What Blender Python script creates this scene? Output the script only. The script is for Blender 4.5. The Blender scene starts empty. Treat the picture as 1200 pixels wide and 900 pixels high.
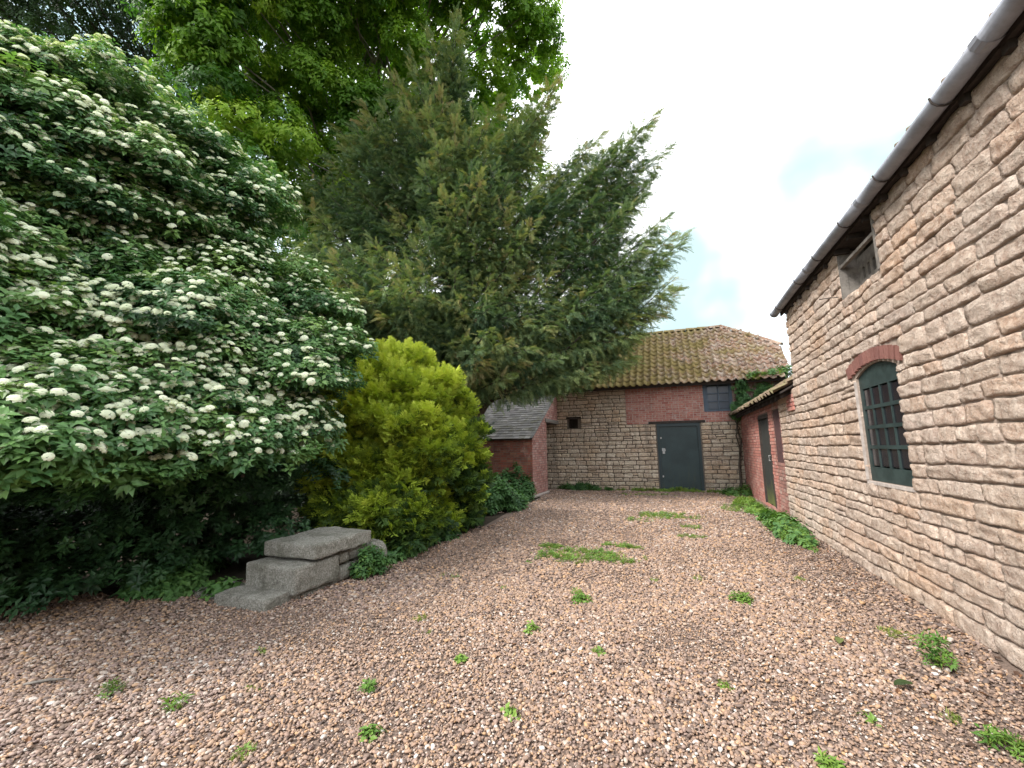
import bpy, math, random
import numpy as np
from mathutils import Vector, Matrix, noise as mn
R = math.radians
SC = bpy.context.scene
COL = SC.collection
rnd = random.Random(11)
rng = np.random.default_rng(7)

# ---------------------------------------------------------------- camera
cam_d = bpy.data.cameras.new('camera'); cam = bpy.data.objects.new('camera', cam_d); COL.objects.link(cam)
SC.camera = cam
cam_d.sensor_width = 36.0; cam_d.lens = 36 * 501.165 / 1200; cam_d.clip_end = 1000; cam_d.clip_start = .05
psi, th, ro = R(20.416), R(8.547), R(-0.807)
_f = Vector((-math.sin(psi) * math.cos(th), math.cos(psi) * math.cos(th), math.sin(th)))
_r = Vector((math.cos(psi), math.sin(psi), 0)); _u = _r.cross(_f)
_r2 = _r * math.cos(ro) + _u * math.sin(ro); _u2 = -_r * math.sin(ro) + _u * math.cos(ro)
cam.matrix_world = Matrix(((_r2.x, _u2.x, -_f.x, 0), (_r2.y, _u2.y, -_f.y, 0), (_r2.z, _u2.z, -_f.z, 1.5), (0, 0, 0, 1)))

# ---------------------------------------------------------------- world, sun, exposure
SUN_EL, SUN_AZ = R(45), R(224)          # azimuth measured from +Y towards +X
W = bpy.data.worlds.new('World'); SC.world = W; W.use_nodes = True
nt = W.node_tree; nt.nodes.clear()
wo = nt.nodes.new('ShaderNodeOutputWorld'); bg = nt.nodes.new('ShaderNodeBackground')
sky = nt.nodes.new('ShaderNodeTexSky'); sky.sky_type = 'NISHITA'; sky.sun_disc = False
sky.sun_elevation = SUN_EL; sky.sun_rotation = SUN_AZ; sky.air_density = 1.0; sky.ozone_density = 2.0
bg.inputs['Strength'].default_value = 0.1
tc = nt.nodes.new('ShaderNodeTexCoord'); nz = nt.nodes.new('ShaderNodeTexNoise')
nz.inputs['Scale'].default_value = 2.1; nz.inputs['Detail'].default_value = 5; nz.inputs['Roughness'].default_value = .55
mp = nt.nodes.new('ShaderNodeMapping'); mp.inputs['Location'].default_value = (2.9, .35, .3); mp.inputs['Scale'].default_value = (1, 1, 1.5)
cr = nt.nodes.new('ShaderNodeValToRGB'); cr.color_ramp.elements[0].position = .36; cr.color_ramp.elements[1].position = .52
mx = nt.nodes.new('ShaderNodeMix'); mx.data_type = 'RGBA'
CLOUD = nt.nodes.new('ShaderNodeRGB'); CLOUD.outputs[0].default_value = (15.5, 15.8, 16.2, 1)
BLU = nt.nodes.new('ShaderNodeMix'); BLU.data_type = 'RGBA'; BLU.inputs['Factor'].default_value = .55
L = nt.links.new
L(tc.outputs['Generated'], mp.inputs['Vector']); L(mp.outputs[0], nz.inputs['Vector']); L(nz.outputs['Fac'], cr.inputs[0])
L(sky.outputs[0], BLU.inputs['A']); BLU.inputs['B'].default_value = (7.5, 10.0, 10.2, 1)
L(cr.outputs[0], mx.inputs['Factor']); L(BLU.outputs['Result'], mx.inputs['A']); L(CLOUD.outputs[0], mx.inputs['B'])
# pale breaks in the cloud, one above the barn roof, one low over the tiled ridge
def sky_break(prev, d, lo, hi, colr):
    nm = nt.nodes.new('ShaderNodeVectorMath'); nm.operation = 'NORMALIZE'; L(tc.outputs['Generated'], nm.inputs[0])
    dt = nt.nodes.new('ShaderNodeVectorMath'); dt.operation = 'DOT_PRODUCT'; L(nm.outputs[0], dt.inputs[0]); dt.inputs[1].default_value = Vector(d).normalized()
    n2 = nt.nodes.new('ShaderNodeTexNoise'); n2.inputs['Scale'].default_value = 5; n2.inputs['Detail'].default_value = 3; L(tc.outputs['Generated'], n2.inputs['Vector'])
    ad = nt.nodes.new('ShaderNodeMath'); ad.operation = 'MULTIPLY_ADD'; L(n2.outputs['Fac'], ad.inputs[0]); ad.inputs[1].default_value = .05; L(dt.outputs['Value'], ad.inputs[2])
    mr = nt.nodes.new('ShaderNodeMapRange'); mr.interpolation_type = 'SMOOTHSTEP'; mr.inputs['From Min'].default_value = lo; mr.inputs['From Max'].default_value = hi; L(ad.outputs[0], mr.inputs['Value'])
    m2 = nt.nodes.new('ShaderNodeMix'); m2.data_type = 'RGBA'; L(mr.outputs[0], m2.inputs['Factor']); L(prev, m2.inputs['A']); m2.inputs['B'].default_value = colr
    return m2.outputs['Result']
s1 = sky_break(mx.outputs['Result'], (.345, .82, .465), 0.995, 1.036, (3.6, 4.9, 4.85, 1))
s2 = sky_break(s1, (.035, .965, .262), 1.000, 1.024, (3.9, 5.1, 5.3, 1))
L(s2, bg.inputs['Color']); L(bg.outputs[0], wo.inputs[0])
sd = bpy.data.lights.new('sun', 'SUN'); sun = bpy.data.objects.new('sun', sd); COL.objects.link(sun)
sd.energy = 3.3; sd.angle = R(18); sd.color = (1, .96, .9)
sv = Vector((math.sin(SUN_AZ) * math.cos(SUN_EL), math.cos(SUN_AZ) * math.cos(SUN_EL), math.sin(SUN_EL)))
sun.rotation_euler = sv.to_track_quat('Z', 'Y').to_euler()
SC.view_settings.view_transform = 'Standard'; SC.view_settings.look = 'None'
SC.view_settings.exposure = 1.0; SC.view_settings.gamma = 1
SC.render.engine = 'CYCLES'
SC.cycles.max_bounces = 6; SC.cycles.diffuse_bounces = 3; SC.cycles.transmission_bounces = 3; SC.cycles.glossy_bounces = 2

# ---------------------------------------------------------------- helpers: naming
def tag(o, label=None, cat=None, group=None, kind=None):
    if label: o['label'] = label
    if cat: o['category'] = cat
    if group: o['group'] = group
    if kind: o['kind'] = kind
    return o
def empty(name, loc, label, cat, group=None):
    o = bpy.data.objects.new(name, None); COL.objects.link(o); o.location = loc; o.empty_display_size = .2
    return tag(o, label, cat, group)
def link(name, me, parent=None, mat=None, loc=None):
    o = bpy.data.objects.new(name, me); COL.objects.link(o)
    if mat is not None and not me.materials:
        for m in (mat if isinstance(mat, (list, tuple)) else [mat]): me.materials.append(m)
    if parent is not None:
        o.parent = parent
        o.matrix_parent_inverse = Matrix.Translation(-wloc(parent))
    if loc: o.location = loc
    return o
def wloc(o):
    return Vector(o.location) if o.type == 'EMPTY' or o.parent is None else Vector((0, 0, 0))
def mesh(name, V, F, smooth=False, mi=None):
    me = bpy.data.meshes.new(name); me.from_pydata([tuple(v) for v in V], [], F); me.update()
    if smooth: me.polygons.foreach_set('use_smooth', [True] * len(F))
    if mi: me.polygons.foreach_set('material_index', mi)
    return me

class MB:
    def __init__(s): s.V = []; s.F = []; s.M = []
    def add(s, V, F, m=0):
        b = len(s.V); s.V += [tuple(v) for v in V]; s.F += [tuple(i + b for i in f) for f in F]; s.M += [m] * len(F)
    def box(s, a, b, m=0):
        x0, y0, z0 = a; x1, y1, z1 = b
        s.add([(x0,y0,z0),(x1,y0,z0),(x1,y1,z0),(x0,y1,z0),(x0,y0,z1),(x1,y0,z1),(x1,y1,z1),(x0,y1,z1)],
              [(0,3,2,1),(4,5,6,7),(0,1,5,4),(1,2,6,5),(2,3,7,6),(3,0,4,7)], m)
    def tube(s, P, rad, n=8, m=0, cap=True):
        P = [Vector(p) for p in P]; rings = []
        for i, p in enumerate(P):
            d = (P[min(i + 1, len(P) - 1)] - P[max(i - 1, 0)]).normalized()
            a = d.orthogonal() if abs(d.z) > .9 else d.cross(Vector((0, 0, 1)))
            a.normalize(); b = d.cross(a); r_ = rad[i] if isinstance(rad, (list, tuple)) else rad
            rings.append([p + (a * math.cos(2 * math.pi * k / n) + b * math.sin(2 * math.pi * k / n)) * r_ for k in range(n)])
        F = []
        for i in range(len(P) - 1):
            for k in range(n): F.append((i * n + k, i * n + (k + 1) % n, (i + 1) * n + (k + 1) % n, (i + 1) * n + k))
        if cap: F.append(tuple(range(n))[::-1]); F.append(tuple((len(P) - 1) * n + k for k in range(n)))
        s.add([v for r_ in rings for v in r_], F, m)
    def build(s, name, mat, parent=None, smooth=False):
        me = mesh(name, s.V, s.F, smooth, s.M)
        return link(name, me, parent, mat)

# ---------------------------------------------------------------- helpers: materials
class NM:
    def __init__(s, name, rough=.9, spec=.3):
        s.m = bpy.data.materials.new(name); s.m.use_nodes = True; s.t = s.m.node_tree
        s.b = s.t.nodes['Principled BSDF']; s.b.inputs['Roughness'].default_value = rough
        s.b.inputs['Specular IOR Level'].default_value = spec; s._p = None
    def n(s, kind, **kw):
        x = s.t.nodes.new(kind)
        for k, v in kw.items():
            if k in x.inputs: x.inputs[k].default_value = v
            else: setattr(x, k, v)
        return x
    def l(s, a, b): s.t.links.new(a, b)
    def pos(s):
        if s._p is None: s._p = s.n('ShaderNodeNewGeometry')
        return s._p.outputs['Position']
    def island(s):
        s.pos(); a = s._p.outputs['Random Per Island']; o = s.n('ShaderNodeObjectInfo')
        q = s.math('ADD', a, o.outputs['Random']); return s.math('FRACT', q)
    def math(s, op, a, b=None, clamp=False):
        x = s.n('ShaderNodeMath', operation=op, use_clamp=clamp)
        for i, v in enumerate((a, b)):
            if v is None: continue
            if isinstance(v, (int, float)): x.inputs[i].default_value = v
            else: s.l(v, x.inputs[i])
        return x.outputs[0]
    def noise(s, scale, detail=4, rough=.6, dist=0, vec=None, stretch=None, col=False):
        x = s.n('ShaderNodeTexNoise', Scale=scale, Detail=detail, Roughness=rough, Distortion=dist)
        v = vec or s.pos()
        if stretch:
            mp = s.n('ShaderNodeMapping'); mp.inputs['Scale'].default_value = stretch; s.l(v, mp.inputs[0]); v = mp.outputs[0]
        s.l(v, x.inputs['Vector']); return x.outputs['Color' if col else 'Fac']
    def voro(s, scale, feature='F1', out='Distance'):
        x = s.n('ShaderNodeTexVoronoi', Scale=scale, feature=feature); s.l(s.pos(), x.inputs['Vector']); return x.outputs[out]
    def ramp(s, fac, stops, interp='LINEAR'):
        x = s.n('ShaderNodeValToRGB'); e = x.color_ramp; e.interpolation = interp
        while len(e.elements) < len(stops): e.elements.new(.5)
        for el, (p, c) in zip(e.elements, stops):
            el.position = p; el.color = (c, c, c, 1) if isinstance(c, (int, float)) else tuple(c) + (1,)
        s.l(fac, x.inputs[0]); return x.outputs[0]
    def mix(s, fac, a, b, mode='MIX'):
        x = s.n('ShaderNodeMix', data_type='RGBA', blend_type=mode)
        for k, v in (('Factor', fac), ('A', a), ('B', b)):
            i = x.inputs[k]
            if isinstance(v, (int, float)): i.default_value = v
            elif isinstance(v, tuple): i.default_value = tuple(v) + (1,)
            else: s.l(v, i)
        return x.outputs['Result']
    def color(s, c):
        if isinstance(c, tuple): s.b.inputs['Base Color'].default_value = tuple(c) + (1,)
        else: s.l(c, s.b.inputs['Base Color'])
        return s
    def bump(s, *hs):
        last = None
        for h, strength, dist in hs:
            x = s.n('ShaderNodeBump', Strength=strength, Distance=dist); s.l(h, x.inputs['Height'])
            if last: s.l(last, x.inputs['Normal'])
            last = x.outputs[0]
        s.l(last, s.b.inputs['Normal']); return s

def stone_mat(name, cols, pit=.4, stain=.5, green=0.0):
    k = NM(name, .92, .2)
    base = k.ramp(k.island(), [(i / (len(cols) - 1), c) for i, c in enumerate(cols)])
    n1 = k.noise(2.2, 5, .6); n2 = k.noise(16, 6, .7); n3 = k.noise(60, 4, .7)
    c = k.mix(k.ramp(n2, [(.35, 0), (.68, 1)]), k.mix(1.0, base, (.66, .60, .56), 'MULTIPLY'), k.mix(.45, base, (.72, .63, .53)))
    c = k.mix(k.ramp(n1, [(.42, 0), (.62, stain)]), c, k.mix(1.0, c, (.74, .68, .66), 'MULTIPLY'))
    warm = k.noise(1.3, 3, .5, vec=None)
    c = k.mix(k.ramp(warm, [(.5, 0), (.72, .5)]), c, k.mix(1.0, c, (1.0, .84, .66), 'MULTIPLY'))
    pits = k.ramp(k.voro(42), [(.0, 0), (.16, 1)]); gate = k.ramp(k.noise(9, 3, .6), [(.5, 0), (.6, 1)])
    pf = k.math('MULTIPLY', k.math('SUBTRACT', 1, pits), gate)
    c = k.mix(k.math('MULTIPLY', pf, pit), c, (.09, .07, .06))
    c = k.mix(k.ramp(n3, [(.52, 0), (.7, .45)]), c, (.66, .6, .55)); c = k.mix(k.ramp(k.noise(95, 3, .8), [(.33, .6), (.44, 0)]), c, (.14, .10, .085))
    if green:
        sep = k.n('ShaderNodeSeparateXYZ'); k.l(k.pos(), sep.inputs[0])
        low = k.ramp(k.math('ADD', sep.outputs['Z'], k.math('MULTIPLY', k.noise(3, 4), .7)), [(.3, green), (.75, 0)])
        c = k.mix(low, c, (.10, .12, .07))
        streak = k.ramp(k.noise(2.4, 4, .6, stretch=(1.6, 1.6, .16)), [(.52, 0), (.7, .5)])
        c = k.mix(streak, c, (.115, .095, .08))
    k.color(c); k.bump((k.noise(7, 5, .65), 1.0, .05), (n2, 1.0, .04), (n3, .8, .015), (pf, -1.0, .02)); return k.m
def brick_mat(name, cols, grime=.4, white=.25):
    k = NM(name, .9, .2)
    base = k.ramp(k.island(), [(i / (len(cols) - 1), c) for i, c in enumerate(cols)])
    n1 = k.noise(2.0, 5, .62); n2 = k.noise(35, 5, .7)
    c = k.mix(k.ramp(n2, [(.3, .5), (.6, 0)]), base, (.12, .06, .05))
    c = k.mix(k.ramp(n1, [(.5, 0), (.7, grime)]), c, (.07, .05, .045))
    c = k.mix(k.ramp(k.noise(3.3, 6, .75), [(.56, 0), (.7, white)]), c, (.52, .45, .42))
    k.color(c); k.bump((n2, .7, .01)); return k.m
def leaf_mat(name, ramp, trans=.35, rough=.5, vary=.25):
    k = NM(name, rough, .35)
    at = k.n('ShaderNodeAttribute', attribute_type='INSTANCER', attribute_name='tint')
    c = k.ramp(at.outputs['Fac'], ramp)
    g = k.noise(9, 3, .6)
    c = k.mix(k.ramp(g, [(.35, vary), (.65, 0)]), c, k.mix(1.0, c, (.6, .72, .6), 'MULTIPLY'))
    k.color(c)
    tr = k.n('ShaderNodeBsdfTranslucent'); k.l(k.mix(1.0, c, (1.1, 1.25, .5), 'MULTIPLY'), tr.inputs['Color'])
    ms = k.n('ShaderNodeMixShader'); ms.inputs[0].default_value = trans
    k.l(k.b.outputs[0], ms.inputs[1]); k.l(tr.outputs[0], ms.inputs[2])
    k.l(ms.outputs[0], k.t.nodes['Material Output'].inputs['Surface']); return k.m
def plain(name, c, rough=.7, nscale=20, amp=.35, spec=.3, bump=.3, dark=(.5, .5, .5)):
    k = NM(name, rough, spec); n = k.noise(nscale, 5, .65)
    k.color(k.mix(k.ramp(n, [(.4, amp), (.6, 0)]), c, tuple(a * b for a, b in zip(c, dark))))
    k.bump((n, bump, .01)); return k.m

M = {}
M['barn_stone'] = stone_mat('barn stone', [(.60,.47,.385), (.68,.545,.455), (.54,.42,.35), (.71,.59,.51), (.66,.46,.34), (.62,.51,.45)], .7, .35)
M['yard_stone'] = stone_mat('back stone', [(.70,.60,.46), (.80,.70,.56), (.54,.44,.33), (.82,.75,.62), (.72,.55,.39), (.60,.53,.44)], .6, .5, .3)
M['mortar'] = plain('mortar', (.34,.27,.225), .95, 30, .5)
M['mortar_dark'] = plain('old mortar', (.17,.14,.115), .95, 30, .5)
M['mortar_lime'] = plain('lime mortar', (.46,.40,.365), .95, 12, .6)
M['brick_red'] = brick_mat('red brick', [(.44,.18,.145), (.50,.22,.175), (.36,.13,.11), (.52,.29,.24), (.43,.19,.155)], .35, .85)
M['brick_old'] = brick_mat('old brick', [(.24,.08,.055), (.30,.105,.07), (.16,.06,.045), (.30,.15,.095), (.21,.075,.055)], .55, .3)
M['brick_pink'] = brick_mat('pink brick', [(.44,.22,.185), (.50,.29,.25), (.36,.165,.14), (.54,.37,.33)], .2, .8)
M['brick_dull'] = brick_mat('dull brick', [(.32,.15,.125), (.38,.20,.165), (.26,.12,.10), (.42,.29,.245)], .4, .5)
M['arch'] = brick_mat('arch brick', [(.19,.085,.07), (.25,.115,.095), (.15,.065,.058)], .2, .1)
k = NM('pantile clay', .9, .2)
base = k.ramp(k.island(), [(0,(.26,.14,.095)), (.3,(.34,.20,.14)), (.6,(.20,.12,.09)), (.85,(.42,.30,.23)), (1,(.28,.16,.11))])
c = k.mix(k.ramp(k.noise(11, 5, .75), [(.48, 0), (.6, .85)]), base, (.55,.49,.43)); c = k.mix(k.ramp(k.noise(7, 5, .7), [(.56, 0), (.66, .7)]), c, (.09,.06,.05))
sep = k.n('ShaderNodeSeparateXYZ'); k.l(k.pos(), sep.inputs[0])
mf = k.math('ADD', k.math('MULTIPLY', sep.outputs['X'], -.055), k.noise(1.6, 5, .65))
mf2 = k.math('ADD', mf, k.math('MULTIPLY', k.noise(20, 4, .7), .3))
c = k.mix(k.ramp(mf2, [(.46, 0), (.70, .9)]), c, k.mix(k.noise(25, 3), (.11,.085,.03), (.33,.26,.085)))
k.color(c); k.bump((k.noise(30, 4, .7), .6, .015)); M['tile'] = k.m
k = NM('mossy pantile', .95, .1)
base = k.ramp(k.island(), [(0,(.24,.16,.12)), (.5,(.30,.21,.17)), (1,(.20,.14,.115))])
c = k.mix(k.ramp(k.noise(5, 6, .7), [(.4, 0), (.6, .9)]), base, k.mix(k.noise(18, 3), (.09,.085,.03), (.24,.22,.13)))
k.color(c); k.bump((k.noise(25, 4, .7), .7, .02)); M['tile_moss'] = k.m
k = NM('slate', .8, .3)
base = k.ramp(k.island(), [(0,(.20,.185,.18)), (.4,(.28,.26,.25)), (.7,(.15,.14,.135)), (1,(.36,.335,.32))])
c = k.mix(k.ramp(k.noise(4, 6, .7), [(.5, 0), (.65, .7)]), base, (.14,.13,.07))
k.color(c); k.bump((k.noise(30, 4, .7), .5, .01)); M['slate'] = k.m
M['teal_paint'] = plain('blue grey door paint', (.020,.034,.040), .5, 3.5, .5, .4, .1, (.7,.9,.8))
k = NM('door paint', .45, .4)
sep = k.n('ShaderNodeSeparateXYZ'); k.l(k.pos(), sep.inputs[0])
gr = k.math('MULTIPLY', k.ramp(k.noise(2.6, 5, .7, stretch=(3, 3, .6)), [(.5, 0), (.68, 1)]), k.ramp(sep.outputs['Z'], [(.1, .8), (1.3, 0)]))
c = k.mix(gr, k.mix(k.ramp(k.noise(1.8, 4, .6), [(.4, 0), (.6, 1)]), (.010,.026,.029), (.018,.038,.042)), (.05,.055,.022)); c = k.mix(k.ramp(k.noise(40, 5, .7), [(.66, 0), (.72, .5)]), c, (.2,.22,.22))
k.color(c); k.bump((k.noise(9, 4), .15, .01)); M['door'] = k.m
M['window_blue'] = plain('blue window paint', (.075,.10,.135), .6, 12, .4, .3, .2)
M['window_green'] = plain('green window paint', (.017,.030,.029), .55, 6, .6, .35, .2, (2.2,2.0,2.0))
M['glass'] = plain('dark glass', (.012,.012,.016), .12, 3, .3, .6, .05)
M['glass_blue'] = plain('blue dusty glass', (.035,.05,.075), .25, 6, .3, .5, .05)
M['timber'] = plain('weathered timber', (.21,.19,.17), .9, 14, .7, .2, .5)
M['timber_dark'] = plain('dark timber', (.055,.045,.04), .9, 14, .6, .2, .5)
k = NM('green plank', .85, .2); sep = k.n('ShaderNodeSeparateXYZ'); k.l(k.pos(), sep.inputs[0])
c = k.mix(k.ramp(k.math('ADD', sep.outputs['Z'], k.math('MULTIPLY', k.noise(5, 4), .8)), [(.5, 1), (1.5, 0)]), (.035,.035,.032), (.105,.12,.04))
k.color(c); k.bump((k.noise(12, 4, .7, stretch=(1, 1, .1)), .5, .01)); M['plank_green'] = k.m
M['shutter_red'] = plain('red brown shutter', (.09,.045,.045), .8, 20, .5)
M['gutter'] = plain('grey gutter', (.27,.285,.33), .6, 5, .7, .4, .15, (.62,.6,.58))
M['iron'] = plain('rusty iron', (.045,.035,.03), .8, 20, .5)
M['steel'] = plain('dull steel', (.45,.45,.45), .4, 20, .3)
k = NM('lichened step stone', .95, .15)
n2 = k.noise(62, 7, .8); n3 = k.noise(150, 3, .7)
c = k.ramp(n2, [(.3,(.09,.085,.072)), (.47,(.27,.26,.225)), (.62,(.52,.50,.45))])
c = k.mix(k.ramp(k.noise(3.5, 5, .7), [(.48, 0), (.62, .45)]), c, (.085,.085,.055))
c = k.mix(k.ramp(k.noise(9, 6, .8), [(.55, 0), (.64, .65)]), c, (.46,.45,.41)); c = k.mix(k.ramp(k.noise(5, 5, .7), [(.3, .6), (.45, 0)]), c, (.07, .065, .05))
k.color(c); k.bump((n2, 1.0, .03), (n3, .5, .012)); M['step'] = k.m
M['soil'] = plain('dark soil', (.05,.04,.03), 1, 12, .6, .1, .6)
M['field'] = plain('rough grass ground', (.07,.085,.035), 1, 2, .5, .1, .4)
M['gravel_bed'] = plain('gravel bed', (.19,.14,.115), 1, 60, .7, .1, .8)
M['bark'] = plain('bark', (.10,.08,.065), .95, 14, .6, .2, .9)
M['bark_pale'] = plain('pale bark', (.22,.20,.17), .95, 9, .6, .2, .8)
k = NM('pebble', .7, .35)
at = k.n('ShaderNodeAttribute', attribute_type='INSTANCER', attribute_name='tint')
c = k.ramp(at.outputs['Fac'], [(0,(.085,.062,.055)), (.10,(.16,.11,.085)), (.25,(.26,.17,.12)), (.42,(.33,.21,.14)), (.55,(.22,.155,.135)), (.68,(.34,.245,.19)), (.80,(.40,.235,.12)), (.9,(.40,.325,.275)), (1,(.56,.52,.48))])
c = k.mix(k.ramp(k.noise(70, 3, .6), [(.4, .3), (.6, 0)]), c, (.10,.08,.07))
k.color(c); k.bump((k.noise(90, 2), .2, .003)); M['pebble'] = k.m

# ---------------------------------------------------------------- helpers: leaf sprays scattered by geometry nodes
def leaf(mb, base, d, up, Ln, Wd, fold=.18, droop=.25, m=0):
    d = Vector(d).normalized(); up = Vector(up); s = d.cross(up)
    if s.length < 1e-3: s = d.orthogonal()
    s.normalize(); n = s.cross(d).normalized(); b = Vector(base)
    mid = b + d * Ln * .5 - n * Wd * fold
    l_ = b + d * Ln * .42 + s * Wd * .5; r_ = b + d * Ln * .42 - s * Wd * .5; t = b + d * Ln - n * Ln * droop
    mb.add([b, r_, mid, l_, t], [(0, 1, 2), (0, 2, 3), (1, 4, 2), (2, 4, 3)], m)
def src(name, mb, mats):
    me = mesh(name, mb.V, mb.F, False, mb.M)
    for m in mats: me.materials.append(m)
    return bpy.data.objects.new(name, me)          # geometry the node group reads; not linked to the scene
def v_rand(r_=rnd): return Vector((r_.gauss(0, 1), r_.gauss(0, 1), r_.gauss(0, 1))).normalized()
def rosette(n, Ln, Wd, h, tilt, seed, droop=.3, flower=0, fm=1):
    r_ = random.Random(seed); mb = MB()
    for i in range(n):
        a = i * 2.4 + r_.uniform(-.3, .3); z = h * i / n; t = tilt + r_.uniform(-.25, .25)
        d = Vector((math.cos(a) * math.cos(t), math.sin(a) * math.cos(t), math.sin(t)))
        leaf(mb, d * .01 + Vector((0, 0, z)), d, (0, 0, 1), Ln * r_.uniform(.7, 1.15), Wd * r_.uniform(.8, 1.1), .18, droop * r_.uniform(.4, 1.4))
    for i in range(flower):
        q = v_rand(r_); q.z = abs(q.z) * .9; p = Vector((q.x * .034, q.y * .034, h + .030 + q.z * .022)); s = .0085 * r_.uniform(.8, 1.5)
        u = (Vector((0, 0, 1)) + q * .8).normalized(); a = u.orthogonal().normalized(); a.rotate(Matrix.Rotation(r_.random() * 6, 3, u)); b = u.cross(a)
        mb.add([p + a * s, p + b * s, p - a * s, p - b * s], [(0, 1, 2, 3)], fm)
    return mb
def fan_spray(Ln, nside, bl, bw, seed, droop=.3, flat=.15, ang=55):
    r_ = random.Random(seed); mb = MB()                    # feathery spray lying along +X
    def blade(b, d, l_, w):
        d = d.normalized(); s = d.cross(Vector((0, 0, 1))).normalized() * w
        t = b + d * l_ - Vector((0, 0, l_ * droop * .4)); m_ = b + d * l_ * .5 + Vector((0, 0, l_ * .05))
        mb.add([b, m_ - s, t, m_ + s], [(0, 1, 2, 3)])
    for i in range(nside):
        f = (i + .6) / nside; b = Vector((Ln * f * .85, 0, -Ln * droop * f * f))
        for sg in (-1, 1):
            a = R(ang) * (1 - .45 * f) * r_.uniform(.8, 1.2) * sg
            d = Vector((math.cos(a), math.sin(a), r_.uniform(-flat, flat)))
            blade(b, d, bl * (1.15 - .6 * f) * r_.uniform(.75, 1.2), bw)
    blade(Vector((0, 0, 0)), Vector((1, 0, -droop * .3)), Ln * .95, bw * .7); blade(Vector((Ln * .7, 0, -Ln * droop * .5)), Vector((1, 0, 0)), bl * .8, bw)
    return mb
def euler_from(X=None, Z=None, spin=None):
    """arrays of unit X (main) or Z (main) directions -> euler XYZ array"""
    n = len(X if X is not None else Z); ref = np.tile(np.array([0., 0., 1.]), (n, 1))
    if Z is not None:
        z = Z / np.linalg.norm(Z, axis=1, keepdims=True); a = np.cross(z, np.tile([0.31, .95, .07], (n, 1))); a /= np.linalg.norm(a, axis=1, keepdims=True) + 1e-9
        b = np.cross(z, a); s = spin[:, None]; x = a * np.cos(s) + b * np.sin(s); y = np.cross(z, x)
    else:
        x = X / np.linalg.norm(X, axis=1, keepdims=True); y = np.cross(ref, x); y /= np.linalg.norm(y, axis=1, keepdims=True) + 1e-9; z = np.cross(x, y)
        s = spin[:, None]; y2 = y * np.cos(s) + z * np.sin(s); z = np.cross(x, y2); y = y2
    return np.stack([np.arctan2(y[:, 2], z[:, 2]), -np.arcsin(np.clip(x[:, 2], -1, 1)), np.arctan2(x[:, 1], x[:, 0])], 1)
_groups = {}
def scatter_group(variants):
    key = tuple(v.name for v in variants)
    if key in _groups: return _groups[key]
    g = bpy.data.node_groups.new('scatter ' + key[0], 'GeometryNodeTree'); _groups[key] = g
    g.interface.new_socket('Geometry', in_out='INPUT', socket_type='NodeSocketGeometry')
    g.interface.new_socket('Geometry', in_out='OUTPUT', socket_type='NodeSocketGeometry')
    N = g.nodes.new; l_ = g.links.new
    gi = N('NodeGroupInput'); go = N('NodeGroupOutput'); m2p = N('GeometryNodeMeshToPoints'); l_(gi.outputs[0], m2p.inputs['Mesh'])
    def na(nm, t):
        x = N('GeometryNodeInputNamedAttribute'); x.data_type = t; x.inputs['Name'].default_value = nm; return x.outputs['Attribute']
    rot = N('FunctionNodeEulerToRotation'); l_(na('rot', 'FLOAT_VECTOR'), rot.inputs[0]); scl = na('scl', 'FLOAT_VECTOR'); pk = na('pick', 'INT')
    jn = N('GeometryNodeJoinGeometry')
    for i, v in enumerate(variants):
        cp = N('FunctionNodeCompare'); cp.data_type = 'INT'; cp.operation = 'EQUAL'
        ins = [s for s in cp.inputs if s.type == 'INT']; l_(pk, ins[0]); ins[1].default_value = i
        io = N('GeometryNodeInstanceOnPoints'); oi = N('GeometryNodeObjectInfo'); oi.inputs['Object'].default_value = v; oi.transform_space = 'ORIGINAL'
        l_(m2p.outputs[0], io.inputs['Points']); l_(cp.outputs[0], io.inputs['Selection']); l_(oi.outputs['Geometry'], io.inputs['Instance'])
        l_(rot.outputs[0], io.inputs['Rotation']); l_(scl, io.inputs['Scale']); l_(io.outputs[0], jn.inputs[0])
    l_(jn.outputs[0], go.inputs[0]); return g
def scatter(name, P, E, S, T, K, variants, parent=None):
    """P positions, E eulers, S scales (n or n,3), T tints, K picks"""
    n = len(P); me = bpy.data.meshes.new(name); me.vertices.add(n); me.vertices.foreach_set('co', np.asarray(P, np.float32).ravel())
    if np.ndim(S) == 1: S = np.repeat(np.asarray(S)[:, None], 3, 1)
    for nm, t, d, a in (('rot', 'FLOAT_VECTOR', 'vector', E), ('scl', 'FLOAT_VECTOR', 'vector', S), ('tint', 'FLOAT', 'value', T), ('pick', 'INT', 'value', K)):
        at = me.attributes.new(nm, t, 'POINT'); at.data.foreach_set(d, np.asarray(a, np.int32 if t == 'INT' else np.float32).ravel())
    me.update(); o = link(name, me, parent)
    md = o.modifiers.new('leaves', 'NODES'); md.node_group = scatter_group(variants)
    return o
def unit(a): return a / (np.linalg.norm(a, axis=1, keepdims=True) + 1e-9)
def clump_points(C, rad, per, up_bias=.35, shell=.55, droop=None, centre=None):
    """points through the volume of flattened clumps; returns P, outward direction, clump index"""
    C = np.asarray(C, float); n = len(C); idx = np.repeat(np.arange(n), per)
    d = unit(rng.normal(size=(n * per, 3))); d[:, 2] = d[:, 2] * (1 - up_bias) + up_bias * np.abs(d[:, 2]); d = unit(d)
    r_ = rng.uniform(shell ** 3, 1, n * per) ** (1 / 3)
    rr = np.asarray(rad, float); rr = rr[idx] if rr.ndim == 2 else np.tile(rr, (n * per, 1))
    off = d * r_[:, None] * rr
    if centre is not None:                                  # boughs tip downwards away from the trunk
        o = C[idx] - np.asarray(centre); o[:, 2] = 0; o = unit(o); off[:, 2] -= droop * (off * o).sum(1)
    return C[idx] + off, d, idx
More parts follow.
